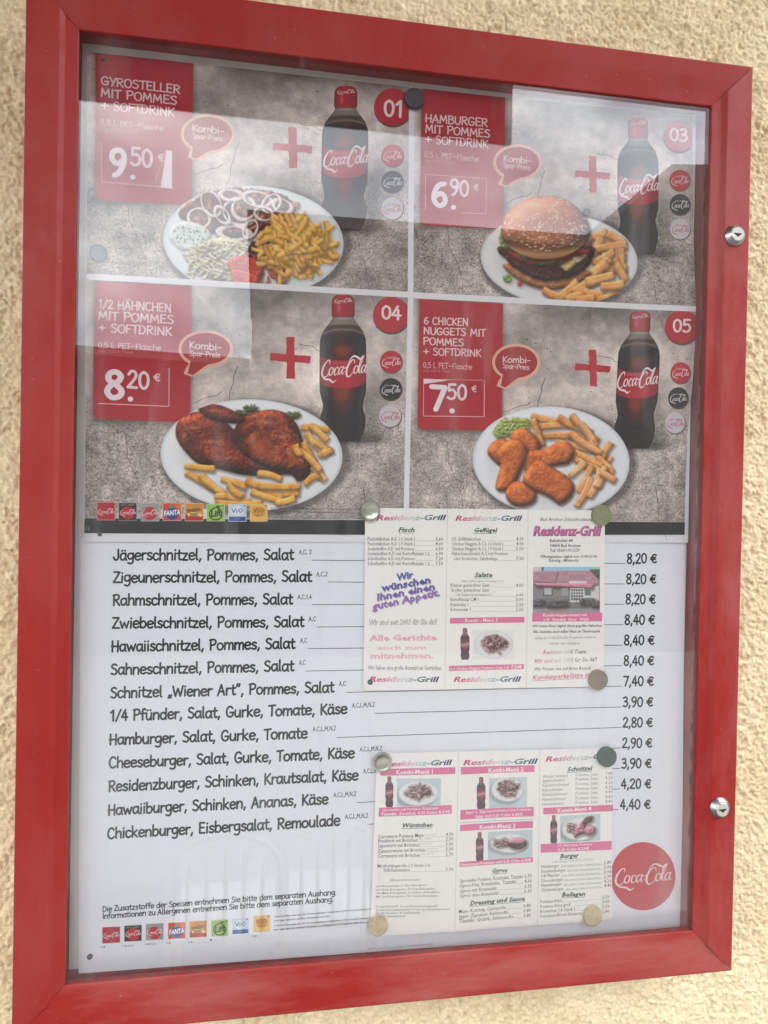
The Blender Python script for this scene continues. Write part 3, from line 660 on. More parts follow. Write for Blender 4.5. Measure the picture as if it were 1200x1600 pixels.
    def plate(s, c, rx, ry, rot=0, col=(226, 226, 226)):
        X = s.X-c[0]; Y = s.Y-c[1]; u = (X*math.cos(rot)+Y*math.sin(rot))/rx; v = (-X*math.sin(rot)+Y*math.cos(rot))/ry
        r = np.hypot(u, v); sh = 1-.05*sm(.66, .72, r)+.07*sm(.72, .9, r)-.10*sm(.95, 1.0, r)+.03*(-u*.6-v*.8)
        sh = sh-.10*np.exp(-((r-.68)/.03)**2)*np.clip(u*.5+v*.7, 0, 1)
        s.c = np.clip(np.array(col)*sh[..., None], 0, 255)
    def sample(s, uv):
        uv = np.asarray(uv); x = np.clip((uv[:, 0]-s.x0)/s.st, 0, s.w-1.001); y = np.clip((uv[:, 1]-s.y0)/s.st, 0, s.h-1.001)
        i = y.astype(int); j = x.astype(int); fy = (y-i)[:, None]; fx = (x-j)[:, None]; c = s.c
        return (c[i, j]*(1-fx)+c[i, j+1]*fx)*(1-fy)+(c[i+1, j]*(1-fx)+c[i+1, j+1]*fx)*fy
def grid_faces(nu, nv):
    k = np.arange(nu*nv).reshape(nv, nu)
    return np.stack([k[:-1, :-1], k[:-1, 1:], k[1:, 1:], k[1:, :-1]], -1).reshape(-1, 4)
def picture(name, sheet, parent, paint, uv, faces, lay, label=None):
    V = sheet.pos(uv, lay); o = mesh_obj(name, V, faces, m_ink, parent, cols=s2l(paint.sample(uv)))
    if label: o['label'] = label
    return o
def disc_uv(c, rx, ry, rot, nu, nv):
    u, v = np.meshgrid(np.linspace(-1, 1, nu), np.linspace(-1, 1, nv)); x = u*np.sqrt(1-v*v/2)*rx; y = v*np.sqrt(1-u*u/2)*ry
    return np.stack([c[0]+x*math.cos(rot)-y*math.sin(rot), c[1]+x*math.sin(rot)+y*math.cos(rot)], -1).reshape(-1, 2)
FD, FL = (234, 158, 70), (254, 208, 126)
def fries(p, lst, r=4.4, cd=FD, cl=FL, z=(0, 0), **k):
    kk = dict(h=r*.45, amp=.3, shadow=.42, gain=.35, mott=.55, fry=1); kk.update(k)
    for f in lst:
        x0, y0, x1, y1 = f[:4]; rr = f[4] if len(f) > 4 else r; q = p.rng.uniform(-14, 14)
        p.capsule((x0, y0), (x1, y1), rr, np.array(cd)+q, np.array(cl)+q*.6, bend=p.rng.uniform(-3, 3), taper=p.rng.uniform(-.35, .35), **kk)
def food_gyros():
    c, rx, ry, rot = (396, 377), 141, 87, .05
    p = Paint(250, 285, 542, 470, seed=11); p.plate(c, rx, ry, rot, (222, 226, 226))
    R = p.rng
    p.poly([(300, 316), (330, 300), (372, 295), (425, 300), (455, 315), (462, 335), (430, 350), (380, 372), (330, 365), (300, 350), (280, 335)], (95, 45, 38), (150, 78, 60), h=9, amp=1.6, rough=1.2)
    for _ in range(95):
        a = R.random()*6.28; q = R.random()**.6; x = 368+88*q*math.cos(a); y = 330+33*q*math.sin(a)
        th = R.uniform(-.9, .9); l = R.uniform(7, 17); t = R.random()
        cl = [(170, 88, 58), (124, 58, 42), (196, 112, 78), (92, 42, 36), (150, 72, 50)][int(R.integers(5))]
        p.capsule((x, y), (x+l*math.cos(th), y+l*math.sin(th)), R.uniform(3, 5.5), np.array(cl)*.9, np.array(cl)*1.3, bend=R.uniform(-3, 3), h=4, amp=.9, shadow=.4)
    for cx, cy, a, b, wd, ro in [(311, 341, 17, 15, 3.6, .3), (376, 331, 27, 21, 3.6, .1), (381, 326, 18, 17, 4.5, .2), (361, 305, 17, 8, 3.2, .1), (402, 311, 22, 11, 3, .2),
                                 (366, 364, 24, 10, 3.2, .1), (330, 318, 14, 21, 2.6, -.5), (441, 322, 15, 10, 3, .4), (424, 318, 12, 16, 2.6, .8), (412, 334, 14, 10, 2.6, .2), (347, 336, 15, 9, 2.6, .9), (391, 358, 10, 15, 2.6, .5)]:
        p.ringd((cx, cy), a, b, wd*1.15, (226, 204, 202), (252, 242, 240), ro, h=2, amp=.15, shadow=.35, gain=.22)
    # tzatziki
    p.poly([(270, 350), (296, 346), (322, 356), (330, 374), (312, 392), (284, 392), (264, 372)], (206, 212, 206), (232, 236, 230), h=9, amp=.5, shadow=.15, gain=.3)
    p.dots(70, (297, 371), 30, 20, 1.3, [(60, 90, 50), (90, 110, 70), (40, 60, 40)])
    # cabbage salad
    p.poly([(300, 388), (340, 372), (378, 378), (394, 400), (388, 430), (350, 440), (310, 425), (288, 402)], (222, 206, 160), (242, 230, 194), h=8, amp=1.2, rough=1)
    for _ in range(130):
        x = R.uniform(292, 388); y = R.uniform(378, 436); th = R.uniform(-1.2, .9); l = R.uniform(10, 24)
        if ((x-340)/54)**2+((y-407)/32)**2 > 1: continue
        v = R.uniform(-18, 14); p.capsule((x-l/2*math.cos(th), y-l/2*math.sin(th)), (x+l/2*math.cos(th), y+l/2*math.sin(th)), 1.5, np.array((228, 214, 172))+v, np.array((248, 240, 212))+v, bend=R.uniform(-5, 5), h=1.4, amp=.1, shadow=.3, gain=.35)
    # red salad, carrots, tomato
    p.poly([(392, 378), (420, 376), (440, 390), (436, 412), (408, 416), (388, 400)], (54, 30, 42), (92, 56, 66), h=5, amp=2.4, rough=1.6)
    for _ in range(60):
        x = R.uniform(388, 446); y = R.uniform(402, 440); r = R.uniform(3, 9)
        p.ringd((x, y), r, r*.7, 1.8, (196, 72, 44), (232, 120, 76), R.random()*3, a0=-2.5, a1=R.uniform(0, 2.4), h=1.5, amp=.1, shadow=.3, gain=.3)
    p.poly([(358, 406), (380, 400), (404, 408), (412, 424), (398, 438), (372, 434), (358, 420)], (190, 48, 40), (224, 92, 74), h=6, amp=.3, spec=.3)
    p.poly([(362, 422), (384, 424), (404, 434), (396, 446), (366, 442)], (206, 66, 50), (232, 112, 86), h=4, amp=.4, spec=.3)
    fr = []
    for _ in range(120):
        a = R.random()*6.28; q = R.random()**.5; x = 462+56*q*math.cos(a)*1.0; y = 386+46*q*math.sin(a)
        th = R.choice([.5, .8, 1.2, 1.6, -.4, .1, 2.4])+R.uniform(-.3, .3); l = R.uniform(22, 44)
        fr.append((x-l/2*math.cos(th), y-l/2*math.sin(th), x+l/2*math.cos(th), y+l/2*math.sin(th), R.uniform(3.4, 4.8)))
    fr.sort(key=lambda f: math.hypot((f[0]+f[2])/2-462, (f[1]+f[3])/2-386), reverse=True)
    fries(p, fr, cd=(246, 168, 66), cl=(255, 208, 108), shadow=.16, gain=.2)
    return p, c, rx, ry, rot
def food_burger():
    c, rx, ry, rot = (873.5, 405), 122.5, 72, .07
    p = Paint(745, 300, 1002, 482, seed=12); p.plate(c, rx, ry, rot, (226, 225, 224)); R = p.rng
    # fries behind
    fries(p, [(925, 372, 948, 362), (935, 395, 962, 372), (948, 366, 975, 382), (926, 400, 940, 370), (932, 390, 980, 384), (940, 400, 978, 402), (925, 412, 960, 392), (968, 388, 972, 430),
              (938, 420, 980, 420), (958, 405, 978, 440), (925, 430, 955, 405), (915, 440, 950, 412)], r=7.2, cd=(230, 148, 76), cl=(252, 194, 122))
    # bottom bun
    p.poly([(787, 412), (800, 430), (830, 447), (862, 453), (892, 448), (915, 436), (922, 424), (890, 420), (830, 418)], (176, 104, 58), (214, 148, 96), h=8, amp=.5)
    # patty
    p.poly([(780, 385), (790, 405), (812, 424), (845, 438), (880, 437), (912, 424), (926, 402), (924, 385), (850, 392)], (62, 34, 30), (116, 70, 58), h=9, amp=2.6, rough=.7, spec=.15)
    # tomato, onion, cheese, lettuce
    p.poly([(786, 384), (800, 400), (826, 412), (848, 414), (838, 400), (806, 386)], (176, 42, 38), (214, 84, 70), h=4, amp=.4, spec=.4)
    p.poly([(893, 396), (915, 384), (925, 372), (922, 394), (905, 408)], (150, 34, 44), (196, 66, 66), h=4, amp=.4, spec=.3)
    p.poly([(852, 404), (875, 406), (902, 400), (920, 390), (914, 404), (890, 418), (868, 414)], (206, 190, 150), (236, 224, 190), h=4, amp=.3)
    p.poly([(828, 398), (850, 402), (880, 404), (900, 410), (886, 424), (872, 416), (846, 412)], (212, 178, 96), (236, 212, 150), h=4, amp=.3)
    for _ in range(44):
        t = R.random(); x = 782+140*t; y = 376+26*math.sin(math.pi*t)+R.uniform(-2, 7)+(-6 if t < .2 else 0)
        g = R.uniform(-16, 20); p.poly([(x-6, y), (x-2, y-5), (x+5, y-3), (x+7, y+3), (x, y+6)], np.array((70, 108, 40))+g, np.array((150, 180, 92))+g, h=2.6, amp=1.4, rough=.9, shadow=.35)
    p.poly([(784, 362), (794, 366), (796, 384), (786, 388), (780, 374)], (110, 146, 70), (182, 204, 130), h=3, amp=1.6, rough=.8)
    for _ in range(10):
        t = R.random(); x = 815+95*t; y = 393+10*math.sin(math.pi*t); p.poly([(x-9, y-2), (x+8, y-3), (x+10, y+3), (x-7, y+4)], (140, 32, 32), (196, 70, 60), h=2.5, amp=.4, shadow=.4, spec=.3)
    # bun
    bun = [(786, 374), (783, 354), (791, 334), (812, 316), (842, 306), (874, 308), (900, 322), (917, 344), (922, 364), (918, 378), (900, 394), (872, 403), (842, 402), (808, 391)]
    p.poly(bun, (188, 100, 62), (224, 142, 96), h=34, amp=.3, gain=.75, spec=.45)
    w = p.win(780, 300, 925, 405); X = p.X[w]; Y = p.Y[w]
    low = 391+12*np.sin(np.clip((X-786)/134, 0, 1)*math.pi)
    ins = (1-sm(-1, 1, np.hypot((X-852)/70, (Y-356)/49)*50-50))
    p.blend(w, ins*.75*np.exp(-((Y-low+4)/9.0)**2), (226, 168, 112))
    p.blend(w, ins*.45*np.exp(-(((X-835)/45)**2+((Y-328)/17)**2)), (240, 190, 160))
    p.blend(w, ins*.35*np.exp(-(((X-885)/30)**2+((Y-360)/16)**2)), (120, 52, 34))
    p.dots(260, (852, 350), 64, 42, 1.35, [(240, 216, 176), (228, 196, 150), (250, 232, 200)], .85)
    # front fries, garnish
    fries(p, [(848, 452, 880, 466), (868, 468, 904, 440, 8), (896, 458, 932, 436, 8), (905, 452, 944, 462, 8), (915, 442, 960, 430, 8), (884, 470, 914, 462), (930, 470, 968, 456), (938, 448, 976, 444, 8), (900, 470, 930, 466)], r=7.4, cd=(232, 148, 72), cl=(254, 196, 120))
    p.poly([(786, 432), (794, 428), (800, 436), (796, 442), (788, 440)], (120, 150, 70), (190, 206, 130), h=3, amp=1.2, shadow=.2)
    p.poly([(808, 441), (814, 439), (817, 444), (811, 448)], (190, 50, 50), (224, 96, 90), h=3, amp=.2, shadow=.2)
    return p, c, rx, ry, rot
def food_chicken():
    c, rx, ry, rot = (393, 711), 142, 87, .03
    p = Paint(246, 618, 540, 808, seed=13); p.plate(c, rx, ry, rot, (230, 230, 233)); R = p.rng
    for cx, cy in ((392, 640), (458, 650), (380, 646)):
        for _ in range(46):
            a = R.uniform(0, 6.28); l = R.uniform(3, 10); p.capsule((cx, cy), (cx+l*1.5*math.cos(a), cy+l*.7*math.sin(a)-2), .9, (56, 76, 44), (120, 140, 84), h=1, amp=.1, shadow=.15)
    fries(p, [(470, 668, 515, 672), (478, 676, 505, 708), (478, 700, 500, 748), (470, 712, 502, 742), (492, 690, 518, 706), (498, 714, 514, 700), (505, 712, 520, 704)], r=6, cd=(234, 150, 56), cl=(252, 198, 104))
    # left piece
    p.poly([(276, 664), (288, 650), (312, 643), (340, 652), (362, 668), (385, 695), (430, 715), (466, 722), (458, 738), (420, 744), (380, 742), (345, 734), (310, 724), (290, 706), (276, 684)], (88, 26, 16), (184, 74, 36), h=22, amp=1.0, gain=.85, spec=.6, mott=.8)
    # right leg
    p.poly([(364, 676), (384, 650), (420, 640), (446, 646), (464, 664), (474, 690), (486, 728), (480, 746), (466, 752), (455, 742), (430, 736), (398, 722), (374, 702)], (92, 28, 16), (200, 86, 40), h=22, amp=1.0, gain=.85, spec=.6, mott=.8)
    # wing
    p.poly([(308, 634), (322, 631), (346, 634), (372, 646), (384, 656), (372, 662), (348, 660), (326, 654), (314, 644)], (74, 24, 18), (156, 58, 34), h=11, amp=1.2, gain=.8, spec=.3)
    w = p.win(270, 625, 490, 755, 0); X = p.X[w]; Y = p.Y[w]; red = p.c[w][..., 0]-p.c[w][..., 2] > 25
    for x, y, a, b, col, k in [(345, 700, 34, 12, (176, 70, 30), .5), (410, 700, 22, 16, (186, 76, 32), .6), (440, 720, 24, 9, (190, 86, 40), .5), (300, 690, 14, 14, (70, 20, 16), .6), (372, 675, 12, 22, (40, 14, 14), .75),
                               (430, 660, 26, 12, (84, 26, 18), .5), (352, 672, 30, 9, (80, 24, 18), .5), (472, 738, 9, 10, (50, 22, 20), .8), (350, 645, 14, 6, (196, 88, 56), .5), (395, 735, 50, 6, (60, 18, 14), .6), (322, 660, 16, 7, (190, 84, 48), .4)]:
        p.blend(w, red*k*np.exp(-(((X-x)/a)**2+((Y-y)/b)**2)), col)
    g = p.rng.random(red.shape); g = (g+np.roll(g, 1, 0)+np.roll(g, 1, 1))/3; p.c[w] = np.clip(p.c[w]*(1+(g-.5)*.36*red)[..., None], 0, 255)
    for x, y, a, b in [(300, 668, 10, 3), (330, 690, 16, 3), (414, 660, 14, 4), (440, 682, 10, 4), (335, 642, 10, 2), (396, 688, 5, 10), (452, 706, 6, 5), (360, 716, 18, 2.5), (288, 680, 4, 6), (470, 718, 4, 6)]:
        p.blend(w, red*.42*np.exp(-(((X-x)/a)**2+((Y-y)/b)**2))*(.4+1.2*p.nf[w]), (244, 170, 124))
    fries(p, [(288, 728, 336, 733, 5.5), (290, 738, 340, 768, 6), (312, 742, 352, 772, 6), (345, 748, 386, 762), (335, 776, 362, 778), (352, 774, 392, 784), (356, 756, 380, 776), (402, 740, 440, 750, 6), (384, 750, 452, 782, 6.5), (392, 768, 440, 784), (440, 772, 468, 770),
              (400, 758, 470, 760, 6), (336, 786, 380, 789), (484, 664, 512, 690), (474, 690, 490, 722), (488, 728, 508, 752), (476, 758, 500, 742), (430, 786, 462, 778), (370, 790, 410, 786), (466, 702, 500, 736, 5.5), (462, 694, 470, 712)], r=6, cd=(236, 152, 54), cl=(252, 200, 102))
    return p, c, rx, ry, rot
def food_nuggets():
    c, rx, ry, rot = (861, 720), 122.5, 85, .05
    p = Paint(734, 628, 990, 812, seed=14); p.plate(c, rx, ry, rot, (226, 226, 231)); R = p.rng
    p.poly([(772, 670), (784, 656), (806, 652), (824, 656), (828, 668), (812, 676), (790, 682), (776, 686)], (140, 160, 66), (196, 206, 120), h=4, amp=2.6, rough=1.2)
    fries(p, [(830, 650, 880, 660, 6), (840, 668, 905, 664, 6), (848, 682, 915, 684, 6), (872, 652, 925, 676), (892, 648, 935, 690), (868, 692, 925, 704, 6), (905, 660, 930, 700), (925, 700, 955, 720), (940, 722, 955, 692), (920, 690, 945, 716), (890, 676, 940, 708),
              (930, 715, 958, 740), (880, 700, 940, 730), (895, 715, 935, 735)], r=6, cd=(228, 146, 72), cl=(252, 190, 118))
    p.capsule((833, 654), (848, 698), 6, (214, 138, 60), (240, 180, 104), h=5, amp=.3)
    N1, N2 = (190, 86, 34), (236, 140, 72)
    kk = dict(h=11, amp=.5, gain=.66, mott=.6, rough=.35, shadow=.6)
    p.poly([(762, 706), (766, 694), (782, 686), (798, 692), (804, 712), (796, 728), (780, 726), (768, 716)], N1, N2, **kk)
    p.poly([(796, 686), (808, 670), (826, 672), (842, 690), (842, 708), (826, 712), (806, 706)], N1, N2, **kk)
    p.poly([(816, 724), (826, 706), (850, 702), (868, 692), (888, 692), (898, 706), (888, 724), (868, 728), (848, 736), (828, 742)], N1, N2, **kk)
    p.poly([(780, 700), (798, 686), (816, 690), (824, 706), (820, 724), (812, 742), (802, 760), (790, 768), (775, 764), (778, 744), (782, 726), (776, 712)], N1, N2, **kk)
    p.poly([(792, 764), (806, 752), (826, 756), (838, 770), (834, 786), (816, 792), (798, 786), (790, 774)], (188, 82, 34), N2, **kk)
    p.poly([(818, 742), (834, 722), (848, 720), (862, 730), (882, 742), (896, 756), (894, 774), (876, 788), (860, 778), (838, 768), (820, 756)], N1, (228, 132, 68), **kk)
    fries(p, [(890, 744, 915, 722, 6), (905, 770, 925, 728, 6.5), (900, 792, 925, 746, 6.5), (920, 778, 940, 732, 7), (932, 762, 945, 728, 6.5), (938, 738, 962, 752, 6)], r=6, cd=(232, 150, 90), cl=(254, 198, 146))
    w = p.win(760, 668, 900, 795); m = (p.c[w][..., 0]-p.c[w][..., 2] > 95) & (p.X[w] < 905)
    g = p.rng.random(m.shape); g = (g+np.roll(g, 1, 0))/2; p.c[w] = np.clip(p.c[w]*(1+(g-.5)*.30*m)[..., None], 0, 255)
    return p, c, rx, ry, rot
def bun_uv():
    bun = np.array([(786, 374), (783, 354), (791, 334), (812, 316), (842, 306), (874, 308), (900, 322), (917, 344), (922, 364), (918, 378), (900, 394), (872, 403), (842, 402), (808, 391)], float)
    q = catmull(np.vstack([bun[-2:], bun, bun[:2]]), 8)[16:-9]; c = np.array([852, 356.]); n = len(q); R_ = np.linspace(0, 1, 60)**.8
    uv = (c+(q[None]-c)*R_[:, None, None]*.996).reshape(-1, 2); k = np.arange(60*n).reshape(60, n)
    f = np.stack([k[:-1], k[1:], np.roll(k[1:], -1, 1), np.roll(k[:-1], -1, 1)], -1).reshape(-1, 4); return uv, f
# ------------------------------------------------------------------ bottle picture: silhouette by half width along its height
BPROF = [(0, .12), (.006, .17), (.016, .21), (.035, .238), (.06, .248), (.135, .25), (.148, .235), (.156, .225), (.163, .235), (.185, .275), (.21, .34), (.25, .43), (.30, .488), (.34, .498), (.40, .50), (.60, .50), (.66, .495), (.70, .465), (.735, .435), (.76, .425), (.79, .44), (.82, .475), (.86, .49), (.90, .48), (.94, .45), (.975, .41), (1, .36)]
def bottle(sheet, parent, cxt, yt, cxb, yb, wd, lay, nu=56, nv=190, curvy=0, logo=True):
    v = np.linspace(0, 1, nv)[:, None]; u = np.linspace(-1, 1, nu)[None]
    pf = np.array(BPROF); hw = np.interp(v[:, 0], pf[:, 0], pf[:, 1])[:, None]*wd
    cx = cxt+(cxb-cxt)*v+curvy*np.sin(v*math.pi)
    x = cx+u*hw; arc = (1-np.sqrt(np.clip(1-u*u, 0, 1)))
    y = yt+(yb-yt)*v+0*u
    V_ = v+0*u; U = u+0*v
    vv = V_+arc*.022*np.where(V_ > .3, -1, 1)*0
    col = np.zeros(x.shape+(3,))
    rng = np.random.default_rng(int(yt)); n1 = fbm(x.shape, 6, rng, 4); n2 = fbm(x.shape, 14, rng, 3)
    rim = np.sqrt(np.clip(1-U*U, 0, 1))
    # cola
    dark = np.array([34, 26, 30.]); red = np.array([132, 42, 26.])
    glow = np.exp(-((U+.02)/.42)**2)*(np.exp(-((V_-.385)/.05)**2)*1.05+np.exp(-((V_-.66)/.07)**2)*.95+.35*np.exp(-((V_-.74)/.10)**2)+.2*np.exp(-((V_-.28)/.04)**2))*(.55+n1*.95)
    glow = glow*(V_ < .83)
    col[:] = dark; col += (red-dark)*np.clip(glow, 0, 1)[..., None]
    col += 26*(np.exp(-((np.abs(U)-.82)/.08)**2)*(V_ > .3))[..., None]*np.array([1, .95, 1])*.6
    col += 14*((np.sin(V_*260) > .2)*(V_ > .78)*np.exp(-(U/.7)**2))[..., None]*.5
    # empty shoulder above the liquid
    lvl = .205+.015*(1-rim); a = 1-sm(-.008, .008, V_-lvl)
    cl = np.array([128, 116, 106.])*(.72+.45*n2)[..., None]*(.78+.25*rim)[..., None]
    col = col*(1-a[..., None])+cl*a[..., None]
    foam = np.exp(-((V_-lvl-.03)/.03)**2)*(.5+n1)*.55; col += (np.array([112, 84, 64.])-col)*np.clip(foam, 0, .8)[..., None]
    edge = np.exp(-((V_-lvl-.065+.035*rim)/.004)**2)*(rim > .35)*.5; col += (np.array([190, 180, 170.])-col)*edge[..., None]
    # label, bowed like the bottle
    lt = .435-.045*(1-rim)+.012; lb = .592+.055*rim-.01
    lab = sm(-.004, .004, V_-lt)*(1-sm(-.004, .004, V_-lb))
    lc = np.array([176, 30, 42.])*(.62+.42*rim)[..., None]
    col = col*(1-lab[..., None])+lc*lab[..., None]
    # cap
    ca = 1-sm(.152, .156, V_); cc_ = np.array([168, 26, 42.])*(.62+.42*rim)[..., None]*(1-.14*((np.abs(V_-.150) < .006)))[..., None]
    cc_ += 50*np.exp(-((U+.35)/.18)**2-((V_-.09)/.035)**2)[..., None]
    cc_ = cc_*(1-.10*(V_ > .06)[..., None]*(np.sin(U*40) > .3)[..., None])
    nk = sm(.150, .156, V_)*(1-sm(.168, .174, V_)); cn = np.array([150, 140, 134.])*(.6+.4*rim)[..., None]
    col = col*(1-ca[..., None])+cc_*ca[..., None]; col = col*(1-nk[..., None])+cn*nk[..., None]
    uv = np.stack([x+0*y, y+0*x], -1).reshape(-1, 2)
    ob = mesh_obj('bottle_picture', sheet.pos(uv, lay), grid_faces(nu, nv), m_ink, parent, cols=s2l(np.clip(col, 0, 255)).reshape(-1, 3))
    if logo:
        H = yb-yt; y1 = yt+H*.585; pr = Pr(sheet, lay+.00006); c5 = cxt+(cxb-cxt)*.55
        script(pr, (c5-wd*.485, y1-H*.018), (c5+wd*.49, y1-H*.042), H*.165, (240, 220, 220), up=(.10, -1), fat=1.1)
        yc = yt+H*.47
        pr.hand('CLASSIC', (c5-wd*.22, yc), (c5+wd*.22, yc+.5), 3, (214, 120, 120), .4, 0)
        cp = Pr(sheet, lay+.00006); script(cp, (cxt-wd*.19, yt+H*.055), (cxt+wd*.19, yt+H*.05), H*.034, (235, 205, 205), fat=1)
        pr.build('bottle_logo', ob); cp.build('cap_logo', ob)
    return ob
# ------------------------------------------------------------------ the meal poster
def pbend(x, z): return -(.00030*np.sin(9*x+1)+.00025*np.sin(8*z+2*x))-.0022*sm(.64, .725, x)*sm(-.13, -.24, z)*(1-.35*sm(-.40, -.53, z))
def qbend(x, z): return -(.00012*np.sin(7*x+1)+.00010*np.sin(6*z))
PS = Sheet(.0272, pbend)
pz = P([(132, 847)], .0272)[0]
poster = empty('meal_poster', (.36, .0272, float(pz[2])))
tag(poster, 'glossy poster of four numbered meal deals on grey concrete, upper half of the case', 'poster')
LR = .00015
W_, PK = (232, 228, 232), (226, 186, 190)
RED = (176, 30, 44)
Pr(PS, 0).quad((136.5, 80), (1084, 183), (1074, 848), (131, 847), (226, 224, 228), 60, 50).build('paper_sheet', poster)
def xr_edge(y): return np.interp(y, [184, 300, 400, 480, 540, 600, 640, 680, 750, 820], [1081.5, 1082, 1084, 1085.5, 1084, 1080.5, 1076.5, 1072.5, 1070, 1068.5])
def concrete(tl, tr, br, bl, seed, panel, plate, bott, fold):
    nu, nv = 240, 165
    u, v = np.meshgrid(np.linspace(0, 1, nu), np.linspace(0, 1, nv)); tl, tr, br, bl = map(lambda q: np.array(q, float), (tl, tr, br, bl))
    U, V = u[..., None], v[..., None]; q = (tl*(1-U)+tr*U)*(1-V)+(bl*(1-U)+br*U)*V
    X, Y = q[..., 0], q[..., 1]
    if tr[0] > 900: X = X+(xr_edge(Y)-X)*u**6
    rng = np.random.default_rng(seed)
    n1 = fbm(u.shape, 46, rng, 4); n2 = fbm(u.shape, 16, rng, 4); n3 = fbm(u.shape, 4, rng, 3)
    hz = .52+.05*np.sin(u*5)                       # where the wall in the printed picture meets its floor
    fl = sm(hz-.10, hz+.14, v+.12*(n2-.5))
    base = np.array([188, 175, 168.])*(1-fl)[..., None]+np.array([188, 174, 167.])*fl[..., None]
    t = 1+.75*(n1-.5)+.36*(n2-.5)+.18*(n3-.5)
    t *= 1-.25*(1-fl)*(1-sm(0, .16, v))*sm(.25, .6, u)
    t += .10*np.exp(-((v-.35)/.18)**2)*(1-fl)
    # printed drop shadows round panel, plate and bottle
    px0, px1, py1 = panel; d = np.maximum(np.maximum(px0-X, X-px1), Y-py1); t *= 1-.42*np.exp(-np.clip(d, 0, 50)/5.5)*(Y < py1+30)
    (cx, cy, rx, ry) = plate; r = np.hypot((X-cx-6)/rx, (Y-cy-5)/ry); t *= 1-.40*(1-sm(1.0, 1.10, r))
    bx, by, bw = bott; t *= 1-.55*np.exp(-(((X-bx-4)/(bw*.75))**2+((Y-by)/9)**2)); t *= 1-.25*np.exp(-(((X-bx-bw*.62)/(bw*.30))**2))*sm(by-150, by-60, Y)*(Y < by+6)
    col = s2l(np.clip(base*t[..., None], 20, 255)).reshape(-1, 3)
    uv = np.stack([X, Y], -1).reshape(-1, 2)
    o = mesh_obj('concrete_print', PS.pos(uv, LR*.7), grid_faces(nu, nv), m_conc, poster, cols=col)
    a = o.data.attributes.new('Grain', 'FLOAT', 'POINT'); a.data.foreach_set('value', (.22+.78*fl).astype(np.float32).ravel())
    # hairline cracks
    cr = Pr(PS, LR*.7+.00004); rg = random.Random(seed)
    W, H = tr[0]-tl[0], bl[1]-tl[1]
    for (fx, fy, ax, ay, n) in [(.47, .33, -.006, .035, 9), (.42, .44, -.02, .01, 6), (.12, .64, .005, .035, 11), (.86, .80, .006, .035, 7), (.03, .58, .02, .012, 6), (.30, .66, .02, .004, 5), (.66, .22, .02, .01, 4)]:
        x, y = tl[0]+fx*W, tl[1]+fy*H+fx*(tr[1]-tl[1]); pts = [(x, y)]
        for _ in range(n): x += ax*W+rg.uniform(-4, 4); y += ay*H+rg.uniform(-3, 3); pts.append((x, y))
        cr.add(*ribbon(np.array(pts), np.linspace(.5, .25, len(pts))*rg.uniform(.7, 1.1)), (70, 58, 54))
    for _ in range(70):
        x, y = tl[0]+rg.uniform(.02, .95)*W, tl[1]+8+rg.uniform(.03, .93)*H
        y += (x-tl[0])/W*(tr[1]-tl[1])*.9
        if y > min(bl[1], br[1])-6 or x > 1062: continue
        r = rg.uniform(.5, 1.3); cr.disc((x, y), r*rg.uniform(1, 2), r*.7, (66+rg.uniform(0, 30), 56, 52), 7, rg.uniform(-.5, .5), dl=rg.uniform(0, .00001))
    tag(cr.build('crack_print', o), kind='stuff')
concrete((137.5, 81), (640, 136), (638, 456), (135.5, 428), 21, (149, 300, 318), (396, 377, 141, 87), (540, 355, 66), 0)
concrete((646.5, 136.6), (1082, 184), (1085.5, 480), (645.5, 465), 21, (659, 787, 354), (873.5, 405, 122, 72), (996, 396, 60), 0)
concrete((135.5, 437), (637.5, 465), (631.5, 812), (132.5, 809), 21, (147, 298, 657), (393, 711, 142, 87), (537, 686, 66), 0)
concrete((645.5, 466), (1085.5, 487), (1069, 816), (638, 812), 21, (655, 784, 672), (861, 720, 122, 85), (990, 697, 56), 0)
# white dividing lines
dv = Pr(PS, LR*3.2); dv.quad((639, 137), (647.5, 138), (645.8, 468), (637.2, 467), W_, 2, 20); dv.quad((637.2, 467.2), (645.8, 468.2), (638.5, 814), (630.5, 814), W_, 2, 20); dv.build('white_divider', poster)
dv = Pr(PS, LR*3.2); dv.quad((135.8, 427.5), (637.1, 455.8), (637.1, 465), (135.8, 436.8), W_, 24, 2); dv.quad((645.9, 456.5), (1085.5, 479.5), (1085.3, 488), (645.9, 466), W_, 24, 2); dv.build('white_divider', poster)
# black base bar
bb = Pr(PS, LR*3.0); bb.quad((132.6, 809.5), (631, 813), (631, 836), (131.8, 833), (34, 34, 37), 24, 3); bb.quad((631.05, 813), (1068.8, 816), (1068.2, 835.5), (631.05, 836), (38, 39, 42), 22, 3); bb.build('black_bar', poster)

